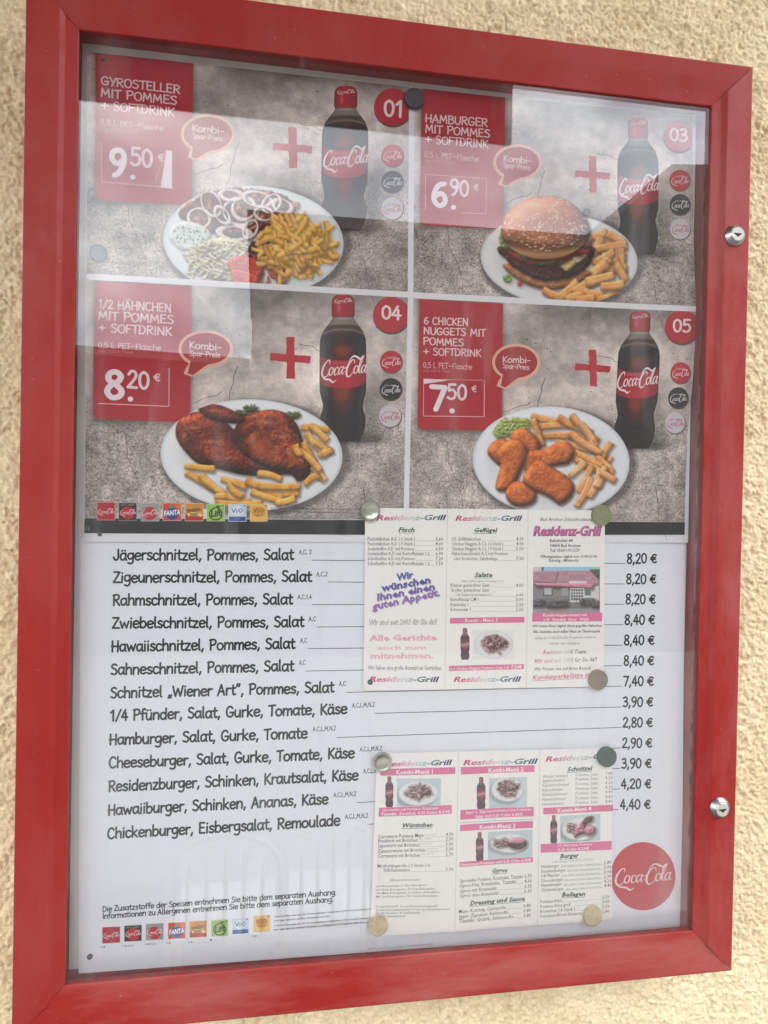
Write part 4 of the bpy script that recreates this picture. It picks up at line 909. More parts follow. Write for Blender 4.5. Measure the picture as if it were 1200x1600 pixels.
def rrect(tl, tr, br, bl, r, n=6):
    """outline with its two lower corners rounded"""
    tl, tr, br, bl = map(lambda q: np.array(q, float), (tl, tr, br, bl)); out = [tl]
    for c, a, b in ((bl, tl, br), (br, bl, tr)):
        d1 = (a-c)/np.linalg.norm(a-c); d2 = (b-c)/np.linalg.norm(b-c)
        for k in range(n+1):
            t = k/n; p0 = c+d1*r; p2 = c+d2*r; out.append((1-t)**2*p0+2*t*(1-t)*c+t*t*p2)
    out.append(tr); return out
def price_panel(tl, tr, br, bl, title, sub1, sub2, price, cents, corner, label, fine=True):
    tl, tr, br, bl = map(lambda q: np.array(q, float), (tl, tr, br, bl)); pp = Pr(PS, LR*1.6)
    r = 8; n = 20; V = []; Fc = []
    rows = [(v, 0) for v in np.linspace(0, .955, 18)]+[(.965, .6), (.975, 1.6), (.984, 3.0), (.993, 5.2), (1.0, 8.2)]
    for v, ins in rows:
        a = tl*(1-v)+bl*v; b = tr*(1-v)+br*v
        for i in range(n+1):
            u = i/n; L_ = np.linalg.norm(b-a); uu = (ins+(L_-2*ins)*u)/L_; V.append((a*(1-uu)+b*uu).tolist())
    for j in range(len(rows)-1):
        for i in range(n): k = j*(n+1)+i; Fc.append([k, k+1, k+n+2, k+n+1])
    pp.add(V, Fc, RED); po = pp.build('price_panel', poster, label)
    t = Pr(PS, LR*2.3)
    for text, A, B, cap, wgt in title: t.hand(text, A, B, cap, (235, 205, 206), wgt, .22, seed=len(text))
    t.build('meal_title', po)
    t = Pr(PS, LR*2.3)
    t.hand(sub1[0], sub1[1], sub1[2], 8.4, (230, 196, 198), .42, .1)
    t.hand(sub2[0], sub2[1], sub2[2], 3.8, (214, 140, 146), .36, .0); t.build('bottle_size', po)
    t = Pr(PS, LR*2.3); (A, B, cap) = price[1:]; t.hand(price[0], A, B, cap, (240, 226, 230), .78, 0)
    t.disc(price_dot(A, B, cap), 4.3, 4.0, (240, 226, 230), 16, dl=.00002)
    t.hand(cents[0], cents[1], cents[2], cents[3], (238, 214, 218), .62, 0); t.hand('€', cents[4], cents[5], cents[6], (232, 196, 200), .6, 0)
    t.build('price_lettering', po)
    t = Pr(PS, LR*2.3)
    for a, b, wd in corner[0]: t.line(a, b, wd, (228, 170, 176))
    for pts in corner[1]: t.poly(pts, (236, 214, 218))
    t.build('price_frame', po)
def price_dot(A, B, cap): return (B[0]+9.5, B[1]+1.5)
price_panel((149.5, 83.5), (302.5, 99.5), (299, 321.5), (149.5, 312.5),
  [('GYROSTELLER', (157.5, 132.5), (282, 147), 13.0, .56), ('MIT POMMES', (157, 151.5), (277, 164), 13.0, .56), ('+ SOFTDRINK', (158, 170.5), (273, 183), 13.0, .56)],
  ('0,5 L PET–Flasche', (156.5, 194.5), (256, 205)), ('zzgl. 0,25 € Pfand', (157, 204), (214, 208)),
  ('9', (170, 272), (198, 275.5), 39), ('50', (203, 257), (239, 262), 27, (247, 251), (256, 253), 12),
  ([((158.5, 224), (159, 284.5), 1.1), ((159, 284.5), (251, 292), 1.2), ((258.5, 235), (243, 284), 1.0)], [[(260, 234), (269, 236), (268.5, 295), (251, 293)]]), 'red panel for the gyros plate at 9.50 euro')
price_panel((659, 138.5), (789.3, 153), (786, 358), (655.8, 351.5),
  [('HAMBURGER', (664, 190.5), (762, 198), 12.2, .56), ('MIT POMMES', (664, 207), (766, 215), 12.2, .56), ('+ SOFTDRINK', (664.5, 223), (763, 232), 12.2, .56)],
  ('0,5 L PET–Flasche', (663, 245), (748, 252.5)), ('zzgl. 0,25 € Pfand', (663, 252), (711, 256)),
  ('6', (674, 320.5), (699, 322.5), 37), ('90', (702, 303.5), (733, 307), 24, (740, 297), (748, 298.5), 10.5),
  ([((665, 272.5), (664.6, 327), 1.1), ((665, 272.5), (760, 279), .8), ((760, 280), (759, 334), 1.0), ((721, 332.5), (759, 334), 1.0)], []), 'red panel for the hamburger meal at 6.90 euro')
price_panel((148.8, 439.5), (299.5, 447.5), (297, 660.5), (144.8, 654.5),
  [('½'.replace('½', '1/2')+' HÄHNCHEN', (153, 481), (268, 488), 13.0, .56), ('MIT POMMES', (153, 499.5), (272, 506), 13.0, .56), ('+ SOFTDRINK', (154, 518), (269, 525), 13.0, .56)],
  ('0,5 L PET–Flasche', (153, 543), (252, 547.5)), ('zzgl. 0,25 € Pfand', (153, 550), (208, 552.5)),
  ('8', (163, 620.5), (194.5, 622), 40), ('20', (198, 605), (234, 608), 26, (240, 595), (251, 596), 11.5),
  ([((264.3, 576), (264, 635), 1.5), ((154, 630.5), (264, 635), 1.5)], []), 'red panel for the half chicken meal at 8.20 euro')
price_panel((655.8, 467), (786, 474.5), (784, 673), (652.2, 671),
  [('6 CHICKEN', (662, 506), (732, 509), 11.0, .56), ('NUGGETS MIT', (661.5, 522), (759, 526), 11.0, .56), ('POMMES', (661, 538), (725, 541), 11.0, .56), ('+ SOFTDRINK', (661.5, 554), (752, 557.5), 11.0, .56)],
  ('0,5 L PET–Flasche', (661, 574), (738, 577.5)), ('zzgl. 0,25 € Pfand', (661, 580.5), (703, 582)),
  ('7', (671.5, 639), (697, 640.5), 36), ('50', (698, 623), (730, 624.5), 23, (737, 612), (745, 613), 10),
  ([((662, 592), (661.5, 650), 1.0), ((661.5, 650), (756.5, 651.2), 1.1), ((757, 595), (756.5, 651), 1.4), ((664, 592.5), (755, 594), .7)], [[(662, 591.5), (703, 593.5), (690, 596), (662, 600)]]), 'red panel for the six chicken nuggets meal at 7.50 euro')
# speech bubbles
def bubble(c, rx, ry, tail, l1, l2):
    OR, PKB = (226, 150, 110), (168, 44, 50)
    def outline(g, sh=(0, 0)):
        pts = []
        a0, a1 = math.radians(84), math.radians(128)
        n = 56
        for i in range(n+1):
            a = a0-(2*math.pi-(a1-a0))*i/n
            pts.append([c[0]+sh[0]+(rx+g)*math.cos(a), c[1]+sh[1]+(ry+g)*math.sin(a)])
        t = np.array(tail)
        B = np.array(pts[0]); A = np.array(pts[-1])
        tip = t+np.array([-g*1.3, g*.2])
        k1 = A*.5+t*.5+np.array([1.5+g*.2, -1.5]); k2 = t+np.array([9, 3.2+g*.6])
        return np.array(pts+[list(B*.55+t*.45+np.array([8+g*.7, -1.5+g*.5])), list(k2), list(tip), [tip[0]+1.5, tip[1]-2.2-g*.3], list(A*.35+t*.65+np.array([.6-g*.9, -1.6-g*.2]))])
    def fill(pr, pts, col, dl):
        ce = [c[0], c[1]]
        n = 57; ell = pts[:57]; V = ell.tolist()+[ce]; Fc = [[i, i+1, n] for i in range(n-1)]
        pr.add(V, Fc, col, dl)
        m1, k2, tip, tq, m2 = pts[57:].tolist(); A, B = pts[0].tolist(), pts[56].tolist()
        pr.add([A, m1, m2, B, ce, k2, tip, tq], [[4, 0, 1, 2, 3], [1, 5, 7, 2], [5, 6, 7]], col, dl)
    b = Pr(PS, LR*2.3); fill(b, outline(3.8), (232, 196, 176), 0); fill(b, outline(2.6), OR, .00003)
    fill(b, outline(1.2), (240, 212, 196), .00006); fill(b, outline(.4), OR, .00009); fill(b, outline(-.6), PKB, .00012); bo = b.build('speech_bubble', poster)
    t = Pr(PS, LR*3.6); t.hand('Kombi-', l1[0], l1[1], l1[2], (240, 214, 212), .5, .1); t.hand('Spar-Preis', l2[0], l2[1], l2[2], (238, 198, 196), .55, .1); t.build('bubble_lettering', bo)
bubble((325, 209.5), 38, 27, (298, 245.5), ((300, 205), (350, 210), 10.5), ((300, 216.5), (348, 221), 8))
bubble((808.5, 254), 34, 24.5, (783, 287.5), ((786, 252), (830, 256), 9.5), ((786, 262), (828, 266), 7.5))
bubble((321.5, 545), 38.5, 25, (292, 583.5), ((295.5, 544), (346, 548), 10.5), ((296, 556), (344, 559), 8))
bubble((806.5, 566), 33.5, 25, (781, 602.5), ((785, 566), (829, 567.5), 9.5), ((785, 575), (827, 578), 7.5))
# hand-painted plus signs
def plus(c, s):
    rg = random.Random(int(c[0])); pl = Pr(PS, LR*1.6); x, y = c; s *= 1.04
    def bar(a, b, w):
        a, b = np.array(a), np.array(b); n = 14; p = a+(b-a)*np.linspace(0, 1, n)[:, None]; e = (b-a)/np.linalg.norm(b-a); q = np.array([-e[1], e[0]])
        L_ = [p[i]+q*(w/2+rg.uniform(-1.1, .8)) for i in range(n)]; R_ = [p[i]-q*(w/2+rg.uniform(-.5, .5)) for i in range(n)]
        L_[0] = L_[0]-e*rg.uniform(0, 2); R_[-1] = R_[-1]+e*rg.uniform(0, 2); V = [v.tolist() for v in L_+R_]
        return V, [[i, i+1, n+i+1, n+i] for i in range(n-1)]
    pl.add(*bar((x, y-s*.52), (x+1, y+s*.52), s*.21), (188, 40, 50)); pl.add(*bar((x-s*.5, y-s*.03), (x+s*.5, y+s*.05), s*.19), (188, 40, 50), dl=.00003)
    pl.build('plus_sign', poster)
plus((457, 231), 58); plus((925.5, 273), 52); plus((453.5, 559), 60); plus((926, 574.5), 52)
# numbered discs, clipped by the picture edge
def number(c, r, clipf, text, A, B, cap):
    d = Pr(PS, LR*1.6); d.disc((c[0]+1, c[1]+2), r+1.4, r+1.4, (96, 60, 58), 48, clip=clipf); d.disc(c, r, r, (184, 30, 46), 48, dl=.00005, clip=clipf); o = d.build('number_disc', poster)
    t = Pr(PS, LR*2.6); t.hand(text, A, B, cap, (240, 216, 218), .62, .0); t.build('number_lettering', o)
number((613.5, 167), 29, lambda q: [min(q[0], 639.2), q[1]], '01', (599, 180.5), (631, 183), 24)
number((1060, 213), 24, lambda q: [min(q[0], 1081.3), max(q[1], 181.5)], '03', (1045, 219.5), (1074, 221.5), 19)
number((611, 491.5), 28, lambda q: [min(q[0], 637.2), max(q[1], 464)], '04', (595.5, 497.5), (627, 499), 20)
number((1064, 511), 26, lambda q: [min(q[0], float(xr_edge(q[1]))), max(q[1], 486.6)], '05', (1049.5, 518.5), (1078, 519.5), 19)
# small drink discs
def drink(c, rx, ry, k, prn):
    base = [(190, 36, 52), (44, 44, 46), (206, 198, 204)][k]; ink = [(238, 210, 212), (226, 220, 220), (190, 50, 70)][k]; lab = ['CLASSIC', 'zero sugar', 'light taste'][k]
    d = Pr(PS, LR*1.6); d.disc((c[0]+.6, c[1]+1), rx+.9, ry+.9, (100, 84, 80), 36); d.disc(c, rx, ry, base, 36, dl=.00005); o = d.build('drink_disc', poster, ['red classic cola disc', 'black sugar free cola disc', 'pale light cola disc'][k])
    t = Pr(PS, LR*2.5); script(t, (c[0]-rx*.84, c[1]+ry*.38), (c[0]+rx*.86, c[1]+ry*.34), ry*.86, ink, n=3); t.type(lab, (c[0]-rx*.5, c[1]-ry*.28), (c[0]+rx*.45, c[1]-ry*.30), ry*.17, ink); t.build('disc_logo', o)
for k, (a, b, c_, d_) in enumerate([((613, 243), (1061.5, 282), (611, 565), (1061.5, 583)), ((613, 284), (1062, 320), (610.5, 608), (1058, 622)), ((613, 325.5), (1062.3, 358), (609.5, 650), (1053.5, 661))]):
    drink(a, 17, 17.3, k, 0); drink(b, 15.8, 16.3, k, 0); drink(c_, 17.2, 17.3, k, 0); drink(d_, 15, 16.5, k, 0)
bottle(PS, poster, 540.5, 134.5, 537, 360, 72.5, LR*1.6)
bottle(PS, poster, 996.5, 184, 996.5, 398, 64, LR*1.6)
bottle(PS, poster, 536.2, 460.5, 535.5, 690, 73, LR*1.6)
bottle(PS, poster, 1000.3, 485.5, 989, 701, 65, LR*1.6, curvy=1.5)
for fn, lab in ((food_gyros, 'plate of gyros with onion rings, cabbage salad and fries'), (food_burger, 'plate with a sesame hamburger and thick fries'), (food_chicken, 'plate with half a roast chicken and fries'), (food_nuggets, 'plate with six chicken nuggets and fries')):
    pt, c, rx, ry, rot = fn()
    nu, nv = int(rx*2/1.15), int(ry*2/1.15)
    uv = disc_uv(c, rx, ry, rot, nu, nv); fc = grid_faces(nu, nv)
    # the picture is cut by the white line or the black bar below it
    lim = 462 if fn is food_gyros else 474 if fn is food_burger else 813
    sl = .056 if fn in (food_gyros, food_burger) else .0
    lim_x = 640 if fn is food_gyros else 645
    if fn is food_gyros: cut = uv[:, 1] > 428+.0565*(uv[:, 0]-136)+4
    elif fn is food_burger: cut = uv[:, 1] > 456.5+.0523*(uv[:, 0]-646)+4
    elif fn is food_chicken: cut = uv[:, 1] > 811
    else: cut = uv[:, 1] > 813
    fc = fc[~cut[fc].any(1)]
    used = np.unique(fc); re = -np.ones(len(uv), int); re[used] = np.arange(len(used))
    pl_ = picture('plate_picture', PS, poster, pt, uv[used], re[fc], LR*2.4, lab)
    if fn is food_burger:
        bu, bf = bun_uv(); picture('bun_picture', PS, pl_, pt, bu, bf, LR*2.8, 'sesame bun')
# ------------------------------------------------------------------ brand tiles
def tile(sheet, q, k, lay, parent):
    q = [np.array(p, float) for p in q]
    def at(u, v): return ((q[0]*(1-u)+q[1]*u)*(1-v)+(q[3]*(1-u)+q[2]*u)*v).tolist()
    W = np.linalg.norm(q[1]-q[0]); ex = (q[1]-q[0])/W; ang = math.atan2(ex[1], ex[0])
    base = [(178, 28, 44), (40, 38, 40), (150, 148, 150), (208, 62, 36), (214, 140, 50), (150, 192, 84), (196, 212, 232), (232, 184, 92)][k]
    edge = [(220, 150, 152), (150, 140, 140), (180, 176, 176), (224, 170, 150), (224, 190, 150), (190, 206, 160), (216, 222, 230), (226, 196, 140)][k]
    p = Pr(sheet, lay); p.quad(*q, edge, 2, 2); p.quad(at(.03, .03), at(.97, .03), at(.97, .97), at(.03, .97), base, 2, 2, dl=.00004)
    R = W*.36
    if k in (1, 2): p.disc(at(.5, .56), R, R, (188, 30, 44), 28, dl=.00008)
    if k == 3:
        p.poly([at(.97, .03), at(.97, .5), at(.6, .1)], (226, 110, 50), dl=.00006); p.disc(at(.5, .6), R*.95, R*.9, (34, 60, 140), 28, dl=.00008)
        p.poly([at(.32, .2), at(.55, .08), at(.6, .25), at(.4, .32)], (70, 140, 60), dl=.00011)
    if k == 4:
        p.poly([at(.03, .97), at(.03, .62), at(.5, .75), at(.97, .6), at(.97, .97)], (176, 34, 36), dl=.00007); p.poly([at(.1, .6), at(.5, .45), at(.97, .62), at(.9, .76), at(.5, .66), at(.2, .74)], (242, 206, 120), dl=.0001)
    if k == 5:
        p.ring(at(.5, .58), R*.95, R*.9, W*.07, (32, 60, 30), 28, dl=.00008, a0=-1.3, a1=4.6); p.poly([at(.42, .2), at(.6, .08), at(.78, .14), at(.62, .28)], (40, 84, 36), dl=.0001)
    if k == 6: p.quad(at(.03, .72), at(.97, .72), at(.97, .97), at(.03, .97), (50, 90, 150), 2, 2, dl=.00008); p.disc(at(.5, .4), R, R*.8, (222, 232, 242), 24, dl=.00007)
    if k == 7: p.disc(at(.5, .45), R*1.05, R*.85, (214, 150, 60), 24, dl=.00008)
    if k in (5, 6, 7): p.disc(at(.9, .1), W*.045, W*.045, (60, 60, 60), 10, dl=.0001)
    o = p.build('brand_tile', parent, ['red cola tile', 'black sugar free cola tile', 'grey light cola tile', 'orange and blue lemonade tile', 'orange and red mixed drink tile', 'green apple drink tile', 'blue and white water tile', 'orange water tile'][k])
    t = Pr(sheet, lay+.00016)
    if k < 3:
        script(t, at(.07, .66), at(.95, .64), W*.36, (240, 214, 216), n=3)
        if k: t.type(['', 'zero sugar', 'light taste'][k], at(.12, .15), at(.85, .14), W*.07, (200, 196, 196))
    if k == 3: t.type('FANTA', at(.06, .74), at(.95, .66), W*.30, (30, 50, 120), .05, dl=0); t.type('FANTA', at(.08, .72), at(.94, .645), W*.27, (244, 244, 246), .03, dl=.00003)
    if k == 4: t.type('mezzo', at(.12, .52), at(.86, .42), W*.24, (70, 34, 26), .03); t.type('mix', at(.28, .72), at(.72, .66), W*.22, (70, 34, 26), .03, dl=.00002)
    if k == 5: t.type('Lift', at(.22, .74), at(.80, .68), W*.34, (26, 56, 26), .04, slant=.1)
    if k == 6: t.type('ViO', at(.16, .52), at(.84, .50), W*.27, (40, 60, 100), .01); t.type('STILL', at(.38, .86), at(.62, .855), W*.06, (210, 224, 240))
    if k == 7: t.type('ViO', at(.16, .50), at(.84, .48), W*.27, (96, 66, 30), .01); t.type('MEDIUM', at(.26, .68), at(.74, .665), W*.09, (110, 70, 30))
    t.build('tile_logo', o)
def rowq(x0, x1, y0, y1, dy0=0, dy1=0): return [(x0, y0), (x1, y0+dy0), (x1, y1+dy0), (x0, y1)]
for k, (x0, x1, y0, y1) in enumerate([(151.6, 180.4, 784.4, 813), (185.5, 214, 785.5, 814), (220, 249, 786.3, 814.7), (254.5, 283.6, 786, 813.8), (289, 318, 786, 814.4), (323, 351.5, 787.4, 814.5), (357, 385, 787.5, 815), (390.5, 418, 787.5, 815)]):
    tile(PS, rowq(x0, x1, y0, y1), k, LR*4.2, poster)
fp = Pr(PS, LR*4.2)
fine = ['Coca-Cola, Fanta, mezzo mix, Lift, ViO sind eingetragene Schutzmarken der The Coca-Cola Company, koffeinhaltig, mit Farbstoff,', 'zero sugar, light taste enthalten Phenylalanin und Süßungsmittel, ViO natürliches Mineralwasser, mit Kohlensäure versetzt']
for i, y in enumerate((794.5, 800.0)): fp.type(fine[i], (423, y), (562, y+2.5), 2.4, (40, 36, 36), .01)
for i, y in enumerate((808.5, 812.0)): fp.type(fine[1-i][:70], (423, y), (520, y+1.5), 1.8, (120, 112, 110))
for x, s in ((151.5, '1,8'), (186, '1,8,9,10'), (220.5, '1,8,9,10'), (255, '1,2'), (289.5, '1,2,8')): fp.type(s, (x, 819), (x+len(s)*1.9, 819.2), 2.0, (96, 94, 94))
for x0, y0 in ((135, 824), (135, 828)): fp.type('1 2', (x0, y0), (x0+5, y0), 2.4, (225, 222, 220))
tag(fp.build('fine_print', poster), kind='stuff')

# ------------------------------------------------------------------ the price list
QS = Sheet(.0285, qbend); qz = P([(123, 1521)], .0285)[0]
plist = empty('price_list', (.36, .0285, float(qz[2]))); tag(plist, 'large white sheet listing schnitzels and burgers with prices, lower half of the case', 'price list')
Pr(QS, 0).quad((125.8, 840), (1070, 843), (1065, 1452), (123, 1521), (230, 230, 237), 60, 50).build('paper_sheet', plist)
INK = (36, 36, 40)
rows = [('Jägerschnitzel, Pommes, Salat', (177, 875), (459, 874.5), 'A,C, 2', (467, 866), (487, 865.5), 487),
 ('Zigeunerschnitzel, Pommes, Salat', (176.5, 910), (487, 908.5), 'A,C,2', (494, 900.5), (512, 900), 513),
 ('Rahmschnitzel, Pommes, Salat', (176, 945.5), (457.5, 944), 'A,C,1,4', (465, 936), (487, 935.5), 488),
 ('Zwiebelschnitzel, Pommes, Salat', (175, 981.5), (475, 979), 'A,C', (482, 970.5), (494, 970), 495),
 ('Hawaiischnitzel, Pommes, Salat', (173.7, 1018), (461, 1013), 'A,C', (469, 1004), (480, 1003.5), 481),
 ('Sahneschnitzel, Pommes, Salat', (173, 1054), (459.5, 1048), 'A,C', (467, 1038.5), (477.5, 1038), 478),
 ('Schnitzel „Wiener Art“, Pommes, Salat', (172.5, 1090.5), (522, 1081.5), 'A,C', (529.5, 1071.5), (540.5, 1071), 541),
 ('1/4 Pfünder, Salat, Gurke, Tomate, Käse', (171.5, 1126), (542.5, 1115), 'A,C,L,M,N,2', (550, 1105.5), (585.5, 1103.5), 586),
 ('Hamburger, Salat, Gurke, Tomate', (170.6, 1163.5), (480.5, 1153), 'A,C,L,M,N,2', (488.5, 1142.5), (525, 1140.5), 526),
 ('Cheeseburger, Salat, Gurke, Tomate, Käse', (170, 1200), (554, 1184), 'A,C,L,M,N,2', (562, 1174), (597, 1172), 640),
 ('Residenzburger, Schinken, Krautsalat, Käse', (169.3, 1236.5), (560, 1218.5), 'A,C,L,M,N,2', (567.5, 1208), (602, 1206), 640),
 ('Hawaiiburger, Schinken, Ananas, Käse', (168.5, 1273.5), (513, 1255.5), 'A,C,L,M,N,2', (521, 1245), (556.5, 1243), 558),
 ('Chickenburger, Eisbergsalat, Remoulade', (167.5, 1310), (531.5, 1289.5), 'A,C,L,M,N,2', (539, 1279), (575, 1277), 576)]
prices = ['8,20', '8,20', '8,20', '8,40', '8,40', '8,40', '7,40', '3,90', '2,80', '2,90', '3,90', '4,20', '4,40']
py = [880, 912, 943.5, 975.5, 1007.5, 1039.5, 1071.5, 1104, 1136, 1168, 1200, 1232, 1264]
px0 = [979, 978, 977, 975.5, 974.5, 974, 973.5, 972.5, 972.5, 971.5, 970.5, 970, 968.5]; px1 = [1026.5, 1025.5, 1024.5, 1023.5, 1022.5, 1022, 1021.5, 1020.5, 1020, 1019, 1018, 1017.5, 1016.5]
LQ = .00018
for i, (tx, A, B, su, C1, C2, lx) in enumerate(rows):
    t = Pr(QS, LQ); t.hand(tx, A, B, 16.3, INK, .72, .16, seed=i*7+1, space=3.6); o = t.build('menu_line', plist, 'dish line reading '+tx.replace('„', '').replace('“', ''))
    t = Pr(QS, LQ); t.hand(su, C1, C2, 6.6, INK, .55, .0); t.build('additive_note', o)
    t = Pr(QS, LQ); y0 = A[1]+(B[1]-A[1])*(lx-A[0])/(B[0]-A[0])+.8; t.line((lx, y0), (px0[i]-2, py[i]+.5), 1.0, (62, 62, 68)); t.build('leader_line', o)
    t = Pr(QS, LQ); w_ = px1[i]-px0[i]; t.hand(prices[i], (px0[i], py[i]), (px0[i]+w_*.67, py[i]-.2), 14.8, INK, .68, .12, seed=i); t.hand('€', (px0[i]+w_*.785, py[i]-.3), (px1[i], py[i]-.5), 14, INK, .72, 0); t.build('menu_price', plist, 'price '+prices[i]+' euro')
t = Pr(QS, LQ); t.hand('Die Zusatzstoffe der Speisen entnehmen Sie bitte dem separaten Aushang.', (160, 1424.5), (526, 1397.7), 8.3, INK, .66, .15, space=2.8)
t.hand('Informationen zu Allergenen entnehmen Sie bitte dem separaten Aushang.', (160, 1435.3), (521, 1408.7), 8.3, INK, .66, .15, space=2.8); t.build('notice_lines', plist)
S_ = 2.308
for k, (x0, y0, x1, y1, y2, y3) in enumerate([(138, 227, 203, 224, 283, 287), (217, 222, 281, 218, 277, 280), (295, 216, 359, 212, 272, 275), (375, 211, 438, 208, 268, 271), (452, 206, 515, 202, 263, 266), (530, 203, 592, 199, 259, 262), (606, 197, 667, 193, 250, 254), (683, 187, 743, 182, 243, 246)]):
    f = lambda x, y: (100+x/S_, 1350+y/S_)
    tile(QS, [f(x0, y0), f(x1, y1), f(x1, y2), f(x0, y3)], k, LQ, plist)
t = Pr(QS, LQ)
for x, y, s in ((157.5, 1481, '1,8'), (192, 1479, '1,8,9,10'), (226.5, 1476.5, '1,8,9,10'), (260, 1474.5, '1,2'), (294, 1473, '1,2'), (328, 1470, '1'), (394, 1464, '2,8')): t.type(s, (x, y), (x+min(len(s), 8)*2+1, y-.4), 3.0, (50, 50, 54), .015)
for i, dy in enumerate((0, 6.2, 14, 20.2)):
    A = (428, 1433.5+dy); B = ((581, 515, 581, 576)[i], 1433.5+dy-(153, 87, 153, 148)[i]*.082); t.type(fine[i % 2][:(100, 55, 100, 95)[i]], A, B, 3.0, (44, 44, 48), .02)
t.type('COCA-COLA, COCA-COLA ZERO SUGAR, SCHUTZMARKEN', (575, 1483.5), (676, 1476), 2.2, (110, 96, 104)); t.build('fine_print', plist)
t = Pr(QS, LQ*1.6); t.disc((1004.5, 1369), 50.5, 53.3, (196, 52, 62), 80); o = t.build('round_logo', plist)
t = Pr(QS, LQ*3.2); script(t, (959, 1384), (1048, 1377.5), 37, (238, 206, 208), up=(.05, -1), n=7); t.build('logo_lettering', o)
# ------------------------------------------------------------------ the two folded leaflets
GR = [(0, (196, 60, 110)), (.3, (226, 150, 180)), (.45, (226, 214, 214)), (.55, (190, 212, 206)), (.72, (90, 130, 140)), (1, (40, 52, 110))]
INKG = (84, 84, 88); PB = (224, 120, 158); GREEN = (40, 78, 66)
def leaf(y, corners, creases, base, amp):
    tl, tr, br, bl = [P([c], y)[0] for c in corners]
    def bend(x, z):
        v = np.clip((z-tl[2])/(bl[2]-tl[2]), 0, 1); xl = tl[0]*(1-v)+bl[0]*v; xr = tr[0]*(1-v)+br[0]*v; u = (x-xl)/(xr-xl)
        f = np.interp(u, [-.05, 0, creases[0], (creases[0]+creases[1])/2, creases[1], 1, 1.05], [.0, .0, -1.0, -.15, -.9, 0, 0])
        return amp*f-.0003*np.sin(u*11)*np.sin(v*5)
    return Sheet(y, bend)
def rowtext(t, text, A, xe, B, price, cap=5.0, col=INKG, dots=True):
    """dish, dotted line, price: A left base, xe where the dish ends, B right base"""
    cap = cap*1.12; col = tuple(np.array(col)*.8); A = np.array(A, float); B = np.array(B, float); s = (B[1]-A[1])/(B[0]-A[0])
    t.type(text, A, (xe, A[1]+s*(xe-A[0])), cap, col, .004)
    if price:
        x1 = B[0]-11.5; t.type(price, (x1, A[1]+s*(x1-A[0])), B, cap, col, .006)
        if dots and x1-xe > 4: t.line((xe+1.5, A[1]+s*(xe-A[0])+.3), (x1-1, A[1]+s*(x1-A[0])+.3), .35, (150, 148, 150))
def heading(t, text, A, B, cap=6.8, col=GREEN):
    t.type(text, A, B, cap, col, .03, slant=.22); t.line((A[0]-.5, A[1]+1.8), (B[0], B[1]+1.8), .6, col)
def brand(S, parent, A, B, cap=8):
    t = Pr(S, LL*1.0); t.type('Residenz-Grill', A, B, cap, (0, 0, 0), .03, slant=.25, grad=GR, res=2); t.build('grill_heading', parent)
LL = .00018
def banner(S, parent, q, lines, col=PB, serif=False):
    t = Pr(S, LL*1.0); t.quad(*q, col, 8, 2); o = t.build('pink_banner', parent)
    t = Pr(S, LL*2.0)
    for tx, A, B, cap, bold in lines: t.type(tx, A, B, cap, (248, 232, 238), bold)
    t.build('banner_lettering', o)
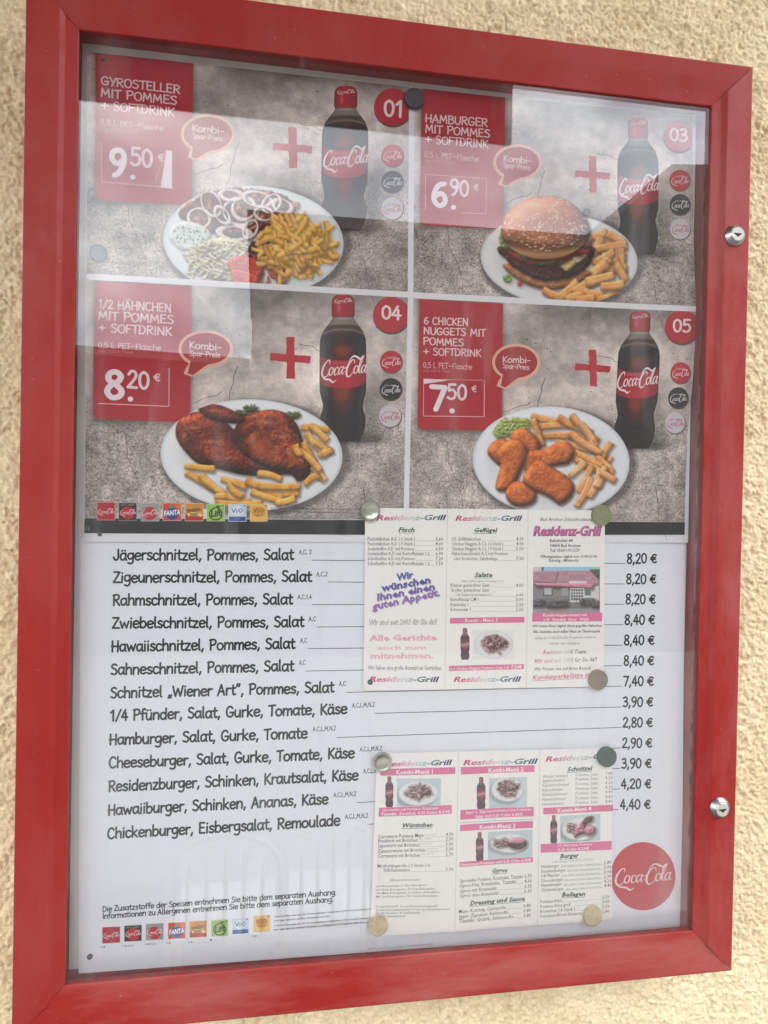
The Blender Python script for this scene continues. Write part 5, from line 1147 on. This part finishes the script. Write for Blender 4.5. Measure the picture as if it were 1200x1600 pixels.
def thumb(S, parent, q, kind, seed, plate, lay=None):
    """small faded food photograph"""
    lay = LL if lay is None else lay
    q = [np.array(p, float) for p in q]; xs = [p[0] for p in q]; ys = [p[1] for p in q]
    p = Paint(min(xs), min(ys), max(xs), max(ys), st=.5, base=(196, 208, 210) if kind != 'bare' else (233, 228, 226), seed=seed); R = p.rng
    p.c += (p.nl[..., None]-.5)*16
    cx, cy, rx, ry = plate; w = p.win(min(xs), min(ys), max(xs), max(ys), 0); X = p.X[w]; Y = p.Y[w]
    if kind != 'bare': p.blend(w, .45*(1-sm(.95, 1.15, np.hypot((X-cx+rx*.12)/rx, (Y-cy-ry*.22)/ry))), (120, 124, 126))
    r = np.hypot((X-cx)/rx, (Y-cy)/ry); p.blend(w, 1-sm(.97, 1.02, r), (226, 226, 224)); p.blend(w, (1-sm(.64, .72, r))*.35, (206, 208, 206)); p.blend(w, np.exp(-((r-.98)/.03)**2)*.4, (170, 176, 176))
    pk = [(214, 158, 174), (178, 116, 136), (232, 196, 204), (110, 72, 88), (240, 222, 224)]
    if kind in ('heap', 'bare'):
        for _ in range(110):
            a = R.random()*6.28; d = R.random()**.6; x = cx-1+rx*.66*d*math.cos(a); y = cy-ry*.12+ry*.60*d*math.sin(a); th = R.uniform(-1, 1); l = R.uniform(2.5, 8)
            c_ = np.array(pk[int(R.integers(5))]); 
            if seed % 2: c_ = c_*np.array([.93, .92, .94])
            p.capsule((x, y), (x+l*math.cos(th), y+l*math.sin(th)), R.uniform(.6, 1.3), c_*.98, c_*1.15, bend=R.uniform(-2, 2), h=1, amp=.1, shadow=.2, dx=.5, dy=.8)
        p.capsule((cx+rx*.5, cy-ry*.2), (cx+rx*.62, cy-ry*.05), 2, (50, 66, 60), (80, 100, 90), h=1, amp=.4, shadow=.2)
    if kind == 'burger':
        for _ in range(36):
            x = cx-rx*.45+R.uniform(-rx*.4, rx*.3); y = cy+R.uniform(-ry*.4, ry*.4); th = R.uniform(-1, 1); p.capsule((x, y), (x+4*math.cos(th), y+4*math.sin(th)), 1.0, (214, 160, 176), (238, 206, 214), h=1, amp=.1, shadow=.3, dx=.4, dy=.6)
        p.poly([(cx-3, cy-1), (cx+4, cy-6), (cx+16, cy-7), (cx+25, cy-3), (cx+25, cy+4), (cx+16, cy+9), (cx+2, cy+7)], (80, 50, 64), (130, 84, 100), h=3, amp=.6)
        p.poly([(cx-2, cy-3), (cx+5, cy-8), (cx+16, cy-9), (cx+24, cy-5), (cx+22, cy), (cx+10, cy+2), (cx, cy+1)], (196, 130, 148), (220, 164, 178), h=4, amp=.2)
    if kind == 'chicken':
        for _ in range(30):
            x = cx-rx*.4+R.uniform(-rx*.35, rx*.2); y = cy+R.uniform(-ry*.5, ry*.3); th = R.uniform(-1, 1); p.capsule((x, y), (x+4*math.cos(th), y+4*math.sin(th)), 1.0, (222, 190, 196), (238, 216, 220), h=1, amp=.1, shadow=.3, dx=.4, dy=.6)
        p.poly([(cx-8, cy+12), (cx-7, cy), (cx, cy-10), (cx+7, cy-12), (cx+10, cy-4), (cx+8, cy+6), (cx, cy+9)], (160, 84, 112), (222, 160, 182), h=5, amp=.8)
        p.poly([(cx+7, cy+2), (cx+14, cy-6), (cx+24, cy-3), (cx+24, cy+6), (cx+14, cy+10)], (170, 96, 122), (226, 170, 188), h=5, amp=.8)
        p.poly([(cx+4, cy-10), (cx+10, cy-18), (cx+20, cy-20), (cx+19, cy-12), (cx+9, cy-8)], (90, 60, 72), (130, 88, 100), h=3, amp=.5)
    nu, nv = int((max(xs)-min(xs))/.8), int((max(ys)-min(ys))/.8); u, v = np.meshgrid(np.linspace(0, 1, nu), np.linspace(0, 1, nv)); u = u[..., None]; v = v[..., None]
    uv = ((q[0]*(1-u)+q[1]*u)*(1-v)+(q[3]*(1-u)+q[2]*u)*v).reshape(-1, 2); picture('meal_photo', S, parent, p, uv, grid_faces(nu, nv), lay)
def small_bottle(S, parent, x0, x1, y0, y1):
    b = bottle(S, parent, (x0+x1)/2, y0, (x0+x1)/2, y1, x1-x0, LL, nu=14, nv=60, logo=False)
    c = b.data.color_attributes['Col']; a = np.empty(len(b.data.vertices)*4, np.float32); c.data.foreach_get('color', a); a = a.reshape(-1, 4)
    l = a[:, :3].mean(1, keepdims=True); a[:, :3] = (a[:, :3]*.55+l*.45)*.8+np.array([.10, .055, .075]); c.data.foreach_set('color', a.ravel())
    t = Pr(S, LL*2); H = y1-y0; script(t, (x0+.5, y0+H*.57), (x1-.5, y0+H*.55), H*.12, (230, 190, 205), n=2, fat=1.1); t.build('bottle_logo', b)
# ---- upper leaflet
c1 = [(570.6, 793.3), (945.5, 797.5), (943, 1072.6), (568, 1079.3)]
L1 = leaf(.0252, c1, (.342, .678), 0, .0014)
z1 = P([c1[3]], .0252)[0]

lf1 = empty('folded_leaflet', (float(z1[0])+.15, .0252, float(z1[2]))); tag(lf1, 'cream takeaway leaflet with a photo of the snack bar, pinned over the price list', 'leaflet', 'folded takeaway leaflets')
Pr(L1, 0).quad(*c1, (243, 238, 233), 120, 30).build('paper_sheet', lf1)
E4 = Pr(L1, LL*.4)
for a, b in (((698.8, 795), (694.5, 1077)), ((824.5, 796.5), (822, 1074.5))): E4.line(a, b, .8, (208, 203, 200))
E4.build('fold_crease', lf1)
brand(L1, lf1, (588, 813), (693.5, 812.3)); brand(L1, lf1, (710.8, 813.6), (812.5, 813.6)); brand(L1, lf1, (576.5, 1065), (682.5, 1065)); brand(L1, lf1, (708, 1065), (810.8, 1064.6))
t = Pr(L1, LL); heading(t, 'Fisch', (622.4, 830.8), (647, 831))
for (tx, xe, pr), y in zip([('Fischstäbchen A,D ( 6 Stück )', 648, '3,60'), ('Fischstäbchen A,D ( 9 Stück )', 648, '4,60'), ('Seelachsfilet A,D mit Pommes', 647, '6,50'), ('Seelachsfilet A,D mit Kartoffelsalat 1,2', 671, '6,90'), ('Schollenfilet A,D mit Pommes', 648, '7,20'), ('Schollenfilet A,D mit Kartoffelsalat 1,2', 671, '7,50')], (844.7, 852.2, 860, 867.4, 875.3, 883)):
    rowtext(t, tx, (574.5, y), xe, (691.8, y), pr)
t.build('fish_list', lf1)
t = Pr(L1, LL)
for tx, A, B, cap, c_ in [('Wir', (619, 907), (645, 902.3), 10.5, (62, 84, 156)), ('wünschen', (595.5, 924), (672, 910.5), 11, (84, 86, 160)), ('Ihnen einen', (589, 938.5), (678.6, 920.8), 11, (122, 98, 166)), ('guten Appetit.', (581, 953), (687, 930), 11, (158, 112, 178))]:
    t.type(tx, (A[0]+1.2, A[1]+1.6), (B[0]+1.2, B[1]+1.6), cap, (176, 176, 190), .03); t.type(tx, A, B, cap, c_, .035, dl=.00005)
t.build('greeting', lf1)
t = Pr(L1, LL); t.type('Wir sind seit 2003 für Sie da!!', (575, 976.8), (681.7, 975.2), 8.6, (110, 108, 108), .03, slant=.22); t.type('Wir sind seit 2003 für Sie da!!', (575, 976.8), (681.7, 975.2), 8.6, (222, 218, 214), -.0, slant=.22, dl=.00005)
t.type('Alle Gerichte', (576.5, 1001.2), (682.5, 1000), 8.8, (240, 172, 194), .04); t.type('auch zum', (588.7, 1015.3), (666.2, 1014.5), 6.5, (236, 196, 196), .03); t.type('mitnehmen.', (578.8, 1029), (677.8, 1028), 8.6, (240, 184, 200), .04)
t.type('Wir haben eine große Auswahl an Getränken', (575, 1046.6), (689, 1046.6), 7.4, (116, 118, 120), .006); t.build('slogan', lf1)
t = Pr(L1, LL); heading(t, 'Geflügel', (739.5, 831.5), (775.5, 831.5))
for (tx, x0, xe, pr), y in zip([('1/2 Grillhähnchen', 705.5, 751, '4,90'), ('Chicken Nuggets A,C,L ( 6 Stück )', 705.5, 786, '4,00'), ('Chicken Nuggets A,C,L ( 9 Stück )', 705.5, 786, '5,00'), ('Hähnchenschnitzel A,C mit Pommes', 705.5, 793, ''), ('oder Kroketten, Salatbeilage', 708, 777, '7,50')], (844.7, 852.2, 860, 867.4, 875.3)):
    rowtext(t, tx, (x0, y), xe, (817.5, y), pr, col=(112, 110, 112))
t.build('poultry_list', lf1)
t = Pr(L1, LL); heading(t, 'Salate', (741, 901.3), (769, 901.3)); t.type('( Alles Salat Joghurt Dressing 2,11 )', (720, 909.5), (787, 909.5), 3.6, (120, 118, 120))
for (tx, x0, xe, pr), y in zip([('Kleiner gemischter Salat', 703.5, 765, '4,00'), ('Großer gemischter Salat', 703.5, 764, ''), ('( mit Thunfisch, Ei und Schinken 2,3 )', 712, 768, '6,00'), ('Kartoffelsalat C,M 1', 703.5, 747, '3,00'), ('Krautsalat 1', 703.5, 731, '2,50'), ('Bohnensalat 1', 703.5, 735, '2,50')], (916.8, 924.4, 931.2, 939, 947, 954.6)):
    rowtext(t, tx, (x0, y), xe, (817.2, y), pr, 3.8 if tx[0] == '(' else 5, col=(112, 110, 112))
t.build('salad_list', lf1)
banner(L1, lf1, [(702.6, 965.4), (819, 963.6), (819, 972.4), (702.4, 974.2)], [('Kombi - Menü 5', (726.5, 971.8), (777.5, 971), 5.2, .01)])
small_bottle(L1, lf1, 719, 733.2, 981, 1030.5)
thumb(L1, lf1, [(738, 984), (803, 984), (803, 1030), (738, 1030)], 'bare', 4, (771, 1007, 30, 21.5))
banner(L1, lf1, [(701.2, 1039.8), (818, 1037.4), (818, 1045.2), (701, 1048)], [('6 x Chicken Nuggets Pommes Coke 0,5l', (703, 1046.4), (795, 1044.4), 4.4, .01), ('7,50€', (798, 1044.2), (815, 1043.8), 4.8, .03)])
t = Pr(L1, LL); t.type('Bad Arolser Schnellrestaurant', (843.3, 814), (931, 814), 5.6, (72, 76, 74), .006, slant=.25)
t.type('Bahnhofstr.44', (858.5, 847), (894.5, 847), 5.2, (76, 78, 80), .02); t.type('34454 Bad Arolsen', (858.5, 854.8), (906.8, 854.8), 5.2, (76, 78, 80), .02); t.type('Tel: 05691-911379', (858.5, 862.4), (905.5, 862.4), 5.2, (84, 86, 88), .02)
t.type('Öffnungszeiten, täglich von 11:00-21:00', (843, 871.5), (933, 871.5), 4.6, (76, 78, 80), .02); t.type('Ruhetag - Mittwochs', (857, 877.6), (904, 877.6), 4.6, (96, 98, 100), .02); t.build('address_lines', lf1)
t = Pr(L1, LL); t.type('Residenz-Grill', (832.5, 836.6), (937.5, 836.6), 14.5, (96, 60, 96), .05, slant=.2, res=2); t.type('Residenz-Grill', (832, 835.8), (936.7, 835.8), 14, (212, 110, 164), .03, slant=.2, dl=.00006, res=2); t.build('grill_heading', lf1, 'large pink slanted grill heading')
# the printed photograph of the snack bar
p = Paint(830, 884, 940, 958, st=.5, base=(120, 118, 118), seed=9); 
def rect(x0, y0, x1, y1, c_, n=10):
    w = p.win(x0, y0, x1, y1, 0); a = np.ones(p.X[w].shape)*((p.X[w] >= x0) & (p.X[w] <= x1) & (p.Y[w] >= y0) & (p.Y[w] <= y1)); p.blend(w, a, c_); p.c[w] += a[..., None]*(p.nf[w][..., None]-.5)*n
rect(832, 885, 938, 893, (150, 196, 222), 2); rect(832, 885, 846, 893, (206, 200, 198)); rect(845.5, 885.5, 848.5, 896, (92, 84, 84))
rect(832, 892, 938, 910, (184, 130, 140), 26); p.poly([(832, 892), (872, 893), (868, 912), (832, 909)], (170, 118, 130), (190, 140, 150), smooth=False, h=2, amp=.2, shadow=0)
p.poly([(876, 893), (932, 896), (937, 912), (870, 912)], (178, 124, 136), (200, 148, 158), smooth=False, h=1, amp=.2, shadow=.4)
p.poly([(920, 890), (938, 889), (938, 906), (930, 900)], (70, 74, 66), (110, 112, 100), smooth=False, h=2, amp=1.2, shadow=0)
rect(889, 908, 916, 911.5, (222, 218, 216), 4); rect(872, 907, 888, 911.5, (150, 140, 142))
rect(832, 912, 938, 942, (126, 122, 122), 26)
rect(912, 916, 936, 940, (210, 206, 206), 8)
p.poly([(834, 910.5), (928, 912), (926, 918), (924, 919), (838, 915)], (214, 120, 148), (232, 150, 172), smooth=False, h=2, amp=.1, shadow=.6, dy=3)
rect(848, 917, 863, 931, (92, 88, 88)); rect(850, 919, 861, 929, (176, 176, 178)); rect(877, 919, 887, 930, (150, 148, 150)); 
rect(890.5, 919, 912, 942, (210, 208, 206))
for i in range(5):
    for j in range(4): rect(892+i*4, 920.5+j*4.6, 894.6+i*4, 923.8+j*4.6, (74, 76, 78))
rect(899.5, 938, 905, 942, (240, 238, 238)); rect(914, 920, 923, 930, (90, 110, 100))
rect(832, 941, 938, 957, (112, 108, 108), 22); rect(832, 951, 938, 957, (146, 142, 142), 10)
for x0, x1, y0 in ((833, 850, 938), (856, 884, 940), (909, 927, 936), (926, 937, 940)): p.poly([(x0, y0), (x1, y0-1), (x1+1, y0+8), (x0, y0+9)], (50, 50, 56), (96, 92, 96), h=3, amp=1.4, shadow=.5)
for _ in range(16):
    x = 834+p.rng.random()*100; p.capsule((x, 935), (x+4, 947), .6, (60, 60, 64), (140, 140, 150), h=.5, amp=.1, shadow=.1)
p.c = p.c*.86+30
q = [np.array(v_, float) for v_ in ((832, 885.6), (937.3, 885.6), (937.3, 957.2), (832, 957.2))]; u, v = np.meshgrid(np.linspace(0, 1, 130), np.linspace(0, 1, 88)); u = u[..., None]; v = v[..., None]
picture('snack_bar_photo', L1, lf1, p, ((q[0]*(1-u)+q[1]*u)*(1-v)+(q[3]*(1-u)+q[2]*u)*v).reshape(-1, 2), grid_faces(130, 88), LL)
banner(L1, lf1, [(831, 957.3), (940.6, 957.3), (940.6, 970.8), (831, 971)], [('Kombi-Angebotmenü mit', (848, 963), (917, 962.6), 4.4, .02), ('o,5l  Getränk  Ihrer  Wahl', (848, 969.8), (919, 969.5), 4.6, .02)])
t = Pr(L1, LL)
for tx, A, B, cap, c_, b, s in [('Wir bieten Ihnen täglich frisch gegrillte Hähnchen', (830.7, 979.8), (940, 979.4), 4.2, (84, 82, 84), .02, .22), ('Alle Gerichte auch außer Haus im Thermopack', (832, 989), (937.7, 988), 4.4, (84, 82, 84), .02, .0),
    ('Gültig ab 01.08.2020 alle Preislisten verlieren', (834, 998.8), (930.5, 997), 4.4, (130, 126, 128), .0, .22), ('hiermit  ihre Gültigkeit', (858.5, 1007.2), (905, 1006.6), 4.2, (130, 126, 128), .0, .22), ('Wir Freuen uns auf Ihren Besuch', (834, 1047.6), (923, 1046), 5.2, (90, 88, 90), .006, .0)]:
    t.type(tx, A, B, cap, c_, b, slant=s)
G2 = [(0, (200, 90, 110)), (.3, (226, 160, 170)), (.48, (226, 220, 214)), (.6, (170, 170, 170)), (1, (60, 60, 66))]
t.type('Residenz-Grill Team.', (848, 1022), (916.6, 1021), 6.8, (0, 0, 0), .01, slant=.22, grad=G2); t.type('Wir sind seit 2003 für Sie da!!', (833.6, 1036), (931.5, 1033), 7, (0, 0, 0), .01, slant=.22, grad=G2)
t.type('Kundenparkplätze im Hof', (831.7, 1061.8), (944, 1056), 7.4, (222, 96, 128), .012, slant=.2); t.line((831.5, 1063.6), (934, 1058.4), .7, (222, 96, 128)); t.build('offer_lines', lf1)
# ---- lower leaflet
c2 = [(589, 1177), (956.5, 1168.4), (956, 1437), (578, 1464)]
L2 = leaf(.0252, c2, (.342, .690), 0, .0014); z2 = P([c2[3]], .0252)[0]
lf2 = empty('folded_leaflet', (float(z2[0])+.15, .0252, float(z2[2]))); tag(lf2, 'cream takeaway leaflet with four pink framed combo menus, beside the round red logo', 'leaflet', 'folded takeaway leaflets')
Pr(L2, 0).quad(*c2, (243, 238, 233), 120, 30).build('paper_sheet', lf2)
E4 = Pr(L2, LL*.4)
for a, b in (((716, 1174.5), (710, 1454)), ((843, 1172), (839.5, 1445))): E4.line(a, b, .8, (210, 204, 201))
E4.build('fold_crease', lf2)
brand(L2, lf2, (600, 1197.5), (703, 1194.4)); brand(L2, lf2, (723, 1195), (836.5, 1192.6)); brand(L2, lf2, (851.4, 1189.6), (957, 1184.5))
def combo(bar, tx, A, B, bot, ph, kind, seed, plate, cap, lines):
    banner(L2, lf2, bar, [(tx, A, B, 6.6, .03)]); small_bottle(L2, lf2, *bot); thumb(L2, lf2, ph, kind, seed, plate); banner(L2, lf2, cap, lines)
combo([(594, 1201.5), (711, 1198), (711, 1208.6), (594.4, 1212)], 'Kombi-Menü 1', (619, 1209.4), (676, 1207.8), (602, 614.5, 1212.5, 1261), [(620, 1216), (688.5, 1215.5), (688, 1258), (620, 1260)], 'heap', 5, (653, 1239, 31, 19),
      [(592, 1262), (705.4, 1257), (705.4, 1271), (591.4, 1276)], [('Gyrosteller mit Pommes, Krautsalat', (597, 1267.6), (684, 1263.4), 4.2, .01), ('Tzatziki, Zwiebel, 0,5l Coke 8,50€', (595, 1274), (703, 1269.4), 4.4, .02)])
combo([(719.6, 1198), (834.6, 1195), (834.6, 1205.5), (719.6, 1209.4)], 'Kombi-Menü 2', (763, 1206.8), (817.6, 1204.4), (744.6, 758.4, 1213.6, 1264), [(764, 1216), (823, 1213.5), (823, 1261), (764, 1263)], 'heap', 6, (792.5, 1233, 25, 19),
      [(719, 1265), (833.6, 1260), (833.4, 1274.6), (718.6, 1280)], [('Jäger u. Zigeunerschnitzel mit Pommes', (727, 1271), (829, 1265.4), 4.2, .01), ('Salat und 0,5l Coke 8,80€', (742, 1277.6), (816, 1273.6), 4.4, .02)])
combo([(718.4, 1288), (832, 1282), (832, 1293), (718.4, 1298)], 'Kombi-Menü 3', (749, 1295.4), (805, 1292.6), (743, 755.4, 1299.4, 1345), [(762, 1300), (831.6, 1295.6), (831, 1338.5), (762, 1343.5)], 'burger', 7, (796, 1317, 30, 15),
      [(717.4, 1346), (832, 1338.6), (832, 1346.4), (717, 1354)], [('Hamburger,Pommes und 0,5l Coke 6,90€', (719, 1352.4), (829, 1345.0), 4.6, .02)])
combo([(848, 1261.4), (958, 1257.4), (958, 1267.4), (848, 1271.6)], 'Kombi-Menü 4', (870.6, 1269), (923.4, 1266), (859, 870, 1272.5, 1317), [(875, 1274), (938, 1271.5), (938, 1313), (875, 1316)], 'chicken', 8, (905, 1295, 28, 18),
      [(844, 1318), (955.6, 1314), (955.6, 1327.6), (844, 1331.6)], [('1/2 Hähnchen, Pommes', (871, 1322.4), (925, 1320.2), 4.2, .01), ('0,5l Coke 8,20€', (871, 1329.4), (920, 1327.4), 4.8, .02)])
t = Pr(L2, LL); t.line((719, 1285), (834, 1279), .6, (150, 140, 146)); heading(t, 'Würstchen', (627, 1292.6), (675, 1291))
for (tx, xe, pr), y0, y1 in zip([('Currywurst Pommes Mayo', 662, '4,90'), ('Bratwurst mit Brötchen', 652, '2,50'), ('Jägerwurst mit Brötchen', 655, '3,00'), ('Zigeunerwurst mit Brötchen', 664, '3,00'), ('Currywurst mit Brötchen', 656, '2,70')], (1310, 1316.6, 1324, 1332.4, 1340), (1305.4, 1312.6, 1320.6, 1328.4, 1336.8)):
    rowtext(t, tx, (590.6, y0), xe, (707.6, y1), pr, 5.4); t.type('A,1,2,3,4', (xe+2, y0-(xe-590)*.04-2.5), (xe+20, y0-(xe-590)*.04-3.2), 2.4, (150, 148, 150))
t.type('Minifrühlingsrolle ( 9 Stück ) in', (589.6, 1355.4), (672, 1353.4), 5, INKG, .004); rowtext(t, 'Süß-Sauersauce', (599, 1361.8), 640, (707.6, 1360), '2,90')
t.build('sausage_list', lf2)
t = Pr(L2, LL); t.type('Allergeninformation', (609, 1377), (656, 1375.6), 4.4, (140, 138, 140))
for tx, y0, xe, y1 in [('A= Weizenmehl, C= Eier Erzeugnisse', 1386.6, 667, 1383.4), ('D= Fisch Erzeugnisse, F= Soja Erzeugnisse', 1392, 680, 1389), ('G= Milch Erzeugnisse, L= Sellerie Erzeugnisse', 1397.4, 687, 1394.2), ('M= Senf Erzeugnisse, N= Sesam Erzeugnisse', 1402.6, 685, 1400),
    ('1= mit Farbstoff   2= mit Konservierungsstoff', 1418, 683, 1416.4), ('3= mit Antioxidationsmittel 4= mit Geschmacksverstärker', 1423.4, 703, 1421), ('5= mit Phosphat  8= koffeinhaltig', 1428.4, 655.6, 1427), ('9= mit Süßungsmittel', 1433.6, 632.4, 1432.4)]:
    t.type(tx, (588, y0), (xe, y1), 3.5, (120, 118, 120), .004)
t.build('allergen_notes', lf2)
t = Pr(L2, LL); heading(t, 'Gyros', (767.5, 1363.6), (792, 1362.2))
for (tx, xe, pr), y0, y1 in zip([('Gyrosteller Pommes, Krautsalat, Tzatziki', 816, '6,70'), ('Gyros-Pita, Krautsalat, Tzatziki', 806, '4,60'), ('Gyros mit Krautsalat', 776, '6,35'), ('Gyros ohne Krautsalat', 779, '5,60')], (1378.4, 1386, 1394, 1401.6), (1370.6, 1378, 1386, 1393.8)):
    rowtext(t, tx, (717.4, y0), xe, (830.4, y1), pr, 5.2, (110, 108, 112))
heading(t, 'Dressing und Sauce', (734, 1413.8), (819.6, 1406.4), 7)
for (tx, xe, pr), y0, y1 in zip([('Mayo, Ketchup, Currysoße', 790, '0,40'), ('Jäger- Zigeuner- Rahmsoße', 794, '0,80'), ('Tzatziki, Quark, Sahnesoße', 802, '0,80')], (1426, 1433.8, 1441), (1416.6, 1424.2, 1432)):
    rowtext(t, tx, (716.4, y0), xe, (829, y1), pr, 5.2, (110, 108, 112))
t.build('gyros_and_sauce_list', lf2)
t = Pr(L2, LL); heading(t, 'Schnitzel', (885.6, 1204.8), (924, 1203.2))
for nm, pr, y0, y1 in zip(['Wiener Schnitzel', 'Jägerschnitzel', 'Zigeunerschnitzel', 'Rahmschnitzel', 'Zwiebelschnitzel', 'Hawaiischnitzel', 'Sahneschnitzel'], ['7,40', '8,20', '8,20', '8,20', '8,40', '8,40', '8,40'], (1215, 1221.4, 1228.4, 1236, 1243, 1250.6, 1257.8), (1210.4, 1217.2, 1225, 1232, 1239.4, 1247, 1254)):
    s = (y1-y0)/110; x0 = 847-(y0-1215)*.03; n_ = len(nm)*2.45
    t.type(nm, (x0, y0), (x0+n_, y0+s*n_), 4.8, (132, 130, 132), .002); t.type('Pommes, Salat', (899, y0+s*52), (934, y0+s*87), 4.8, (140, 138, 140), .002); t.type(pr, (946, y0+s*99), (957, y1), 4.8, (132, 130, 132), .002)
t.build('schnitzel_list', lf2)
t = Pr(L2, LL); heading(t, 'Burger', (874.6, 1340.4), (903.6, 1339)); t.type('( alle Burger mit A,C,L,M,N,2 )', (862, 1347.6), (928, 1344), 3.6, (150, 148, 150))
for (tx, xe, pr), y0, y1 in zip([('Hamburger', 873, '2,80'), ('Residenzburger', 883, '3,90'), ('1/4 Pfünder', 874, '3,90'), ('Cheeseburger', 879, '2,90'), ('Hawaiiburger', 877, '4,20'), ('Chickenburger', 880, '4,40')], (1355.8, 1363.2, 1370.4, 1377.8, 1385, 1392.6), (1349.6, 1357, 1364.4, 1371.4, 1378.6, 1385.2)):
    rowtext(t, tx, (845, y0), xe, (955, y1), pr, 4.8, (116, 114, 118)); t.type('Salat, Gurke, Tomate, Zwiebel, Käse', (xe+3, y0-(xe-845)*.055-.6), (938, y1+.8), 2.6, (140, 138, 140))
heading(t, 'Beilagen', (877.4, 1400.8), (913.4, 1399.2))
for (tx, xe, pr), y0, y1 in zip([('Pommes frites', 878, '2,50'), ('Pommes frites groß', 891, '3,00'), ('Kroketten ( 8 Stück )', 898, '2,50'), ('Folienkartoffel mit Kräuterquark', 918, '2,80')], (1411, 1418.6, 1426.2, 1433.4), (1403.4, 1410.4, 1418, 1425.8)):
    rowtext(t, tx, (843.6, y0), xe, (952, y1), pr, 4.8, (116, 114, 118))
t.build('burger_and_side_list', lf2)
bpy.data.objects.remove(_to)

# ------------------------------------------------------------------ magnets and pins
def magnet(uv, r_px, col, label, y, h=.006, kind='plastic', cone=False):
    p = P([uv], y-h)[0]; k = np.linalg.norm(P([(uv[0]+1, uv[1])], y-h)[0]-p); r = r_px*k
    p[1] = y
    if kind == 'steel': pr = [(r*.90, 0), (r*.93, -h*.2), (r, -h*.55), (r, -h*.8), (r*.94, -h), (r*.80, -h*1.02), (r*.74, -h*.94), (r*.1, -h*.93)]; m = m_steelmag
    else: pr = [(r, 0), (r, -h*.78), (r*.95, -h*.95), (r*.86, -h), (r*.74, -h), (r*.70, -h*.93), (r*.05, -h*.92)]; m = plastic('magnet_plastic', col)
    V, Fc = lathe(pr, 44)
    o = mesh_obj('magnet', V, Fc, m, None, smooth=True); o.data.polygons.foreach_set('use_smooth', [len(q.vertices) <= 4 for q in o.data.polygons])
    md = o.modifiers.new('e', 'EDGE_SPLIT'); md.split_angle = math.radians(35)
    o.location = tuple(p); tag(o, label, 'magnet', 'round magnets holding the papers'); return o
PY = .0266; LY = .0246
magnet((153, 394), 14, (.06, .085, .11), 'blue grey magnet at the left edge of the poster, below the 9.50 price', PY)
magnet((648, 152), 15.5, (.035, .03, .032), 'black magnet at the top middle of the poster, beside number 01', PY)
magnet((918, 331), 5.5, (.10, .11, .10), 'tiny dark grey magnet just above the hamburger bun', PY, .004)
magnet((579, 799), 15.5, None, 'shiny steel magnet on the upper left corner of the snack bar leaflet', LY, kind='steel')
magnet((942, 805), 15, (.26, .27, .13), 'olive green magnet on the upper right corner of the snack bar leaflet', LY)
magnet((936.3, 1063), 14.6, (.24, .20, .13), 'grey brown magnet on the lower right corner of the snack bar leaflet', LY)
magnet((597.5, 1191.5), 15.5, None, 'shiny steel magnet on the upper left corner of the combo menu leaflet', LY, kind='steel')
magnet((950, 1184), 14.6, (.05, .09, .08), 'dark green magnet on the upper right corner of the combo menu leaflet', LY)
magnet((591, 1449), 15.3, (.62, .50, .32), 'beige magnet on the lower left corner of the combo menu leaflet', LY)
magnet((927.5, 1433), 14.4, (.62, .52, .30), 'cream yellow magnet near the lower right corner of the combo menu leaflet', LY)
def pin(uv, r_px, label, y, h=.003):
    p = P([uv], y-h)[0]; k = np.linalg.norm(P([(uv[0]+1, uv[1])], y)[0]-P([uv], y)[0]); r = r_px*k; p[1] = y
    V, Fc = lathe([(r, 0), (r, -h*.35), (r*.85, -h*.75), (r*.5, -h), (r*.05, -h*1.05)], 20); o = mesh_obj('pin', V, Fc, plastic('pin_grey', (.07, .07, .075), .35), None, smooth=True)
    o.location = tuple(p); tag(o, label, 'pin', 'small dark pins'); return o
pin((155, 834.5), 3.8, 'small dark pin at the left end of the black bar under the poster', PY+.0002)
pin((578.8, 1066.5), 4.2, 'small dark pin on the lower left corner of the snack bar leaflet', LY)
pin((139.5, 1497), 4.4, 'small dark pin in the bottom left corner of the price list', PY+.0010)
pin((160.5, 91), 3.2, 'small dark pin above the gyros panel in the top left corner', PY)
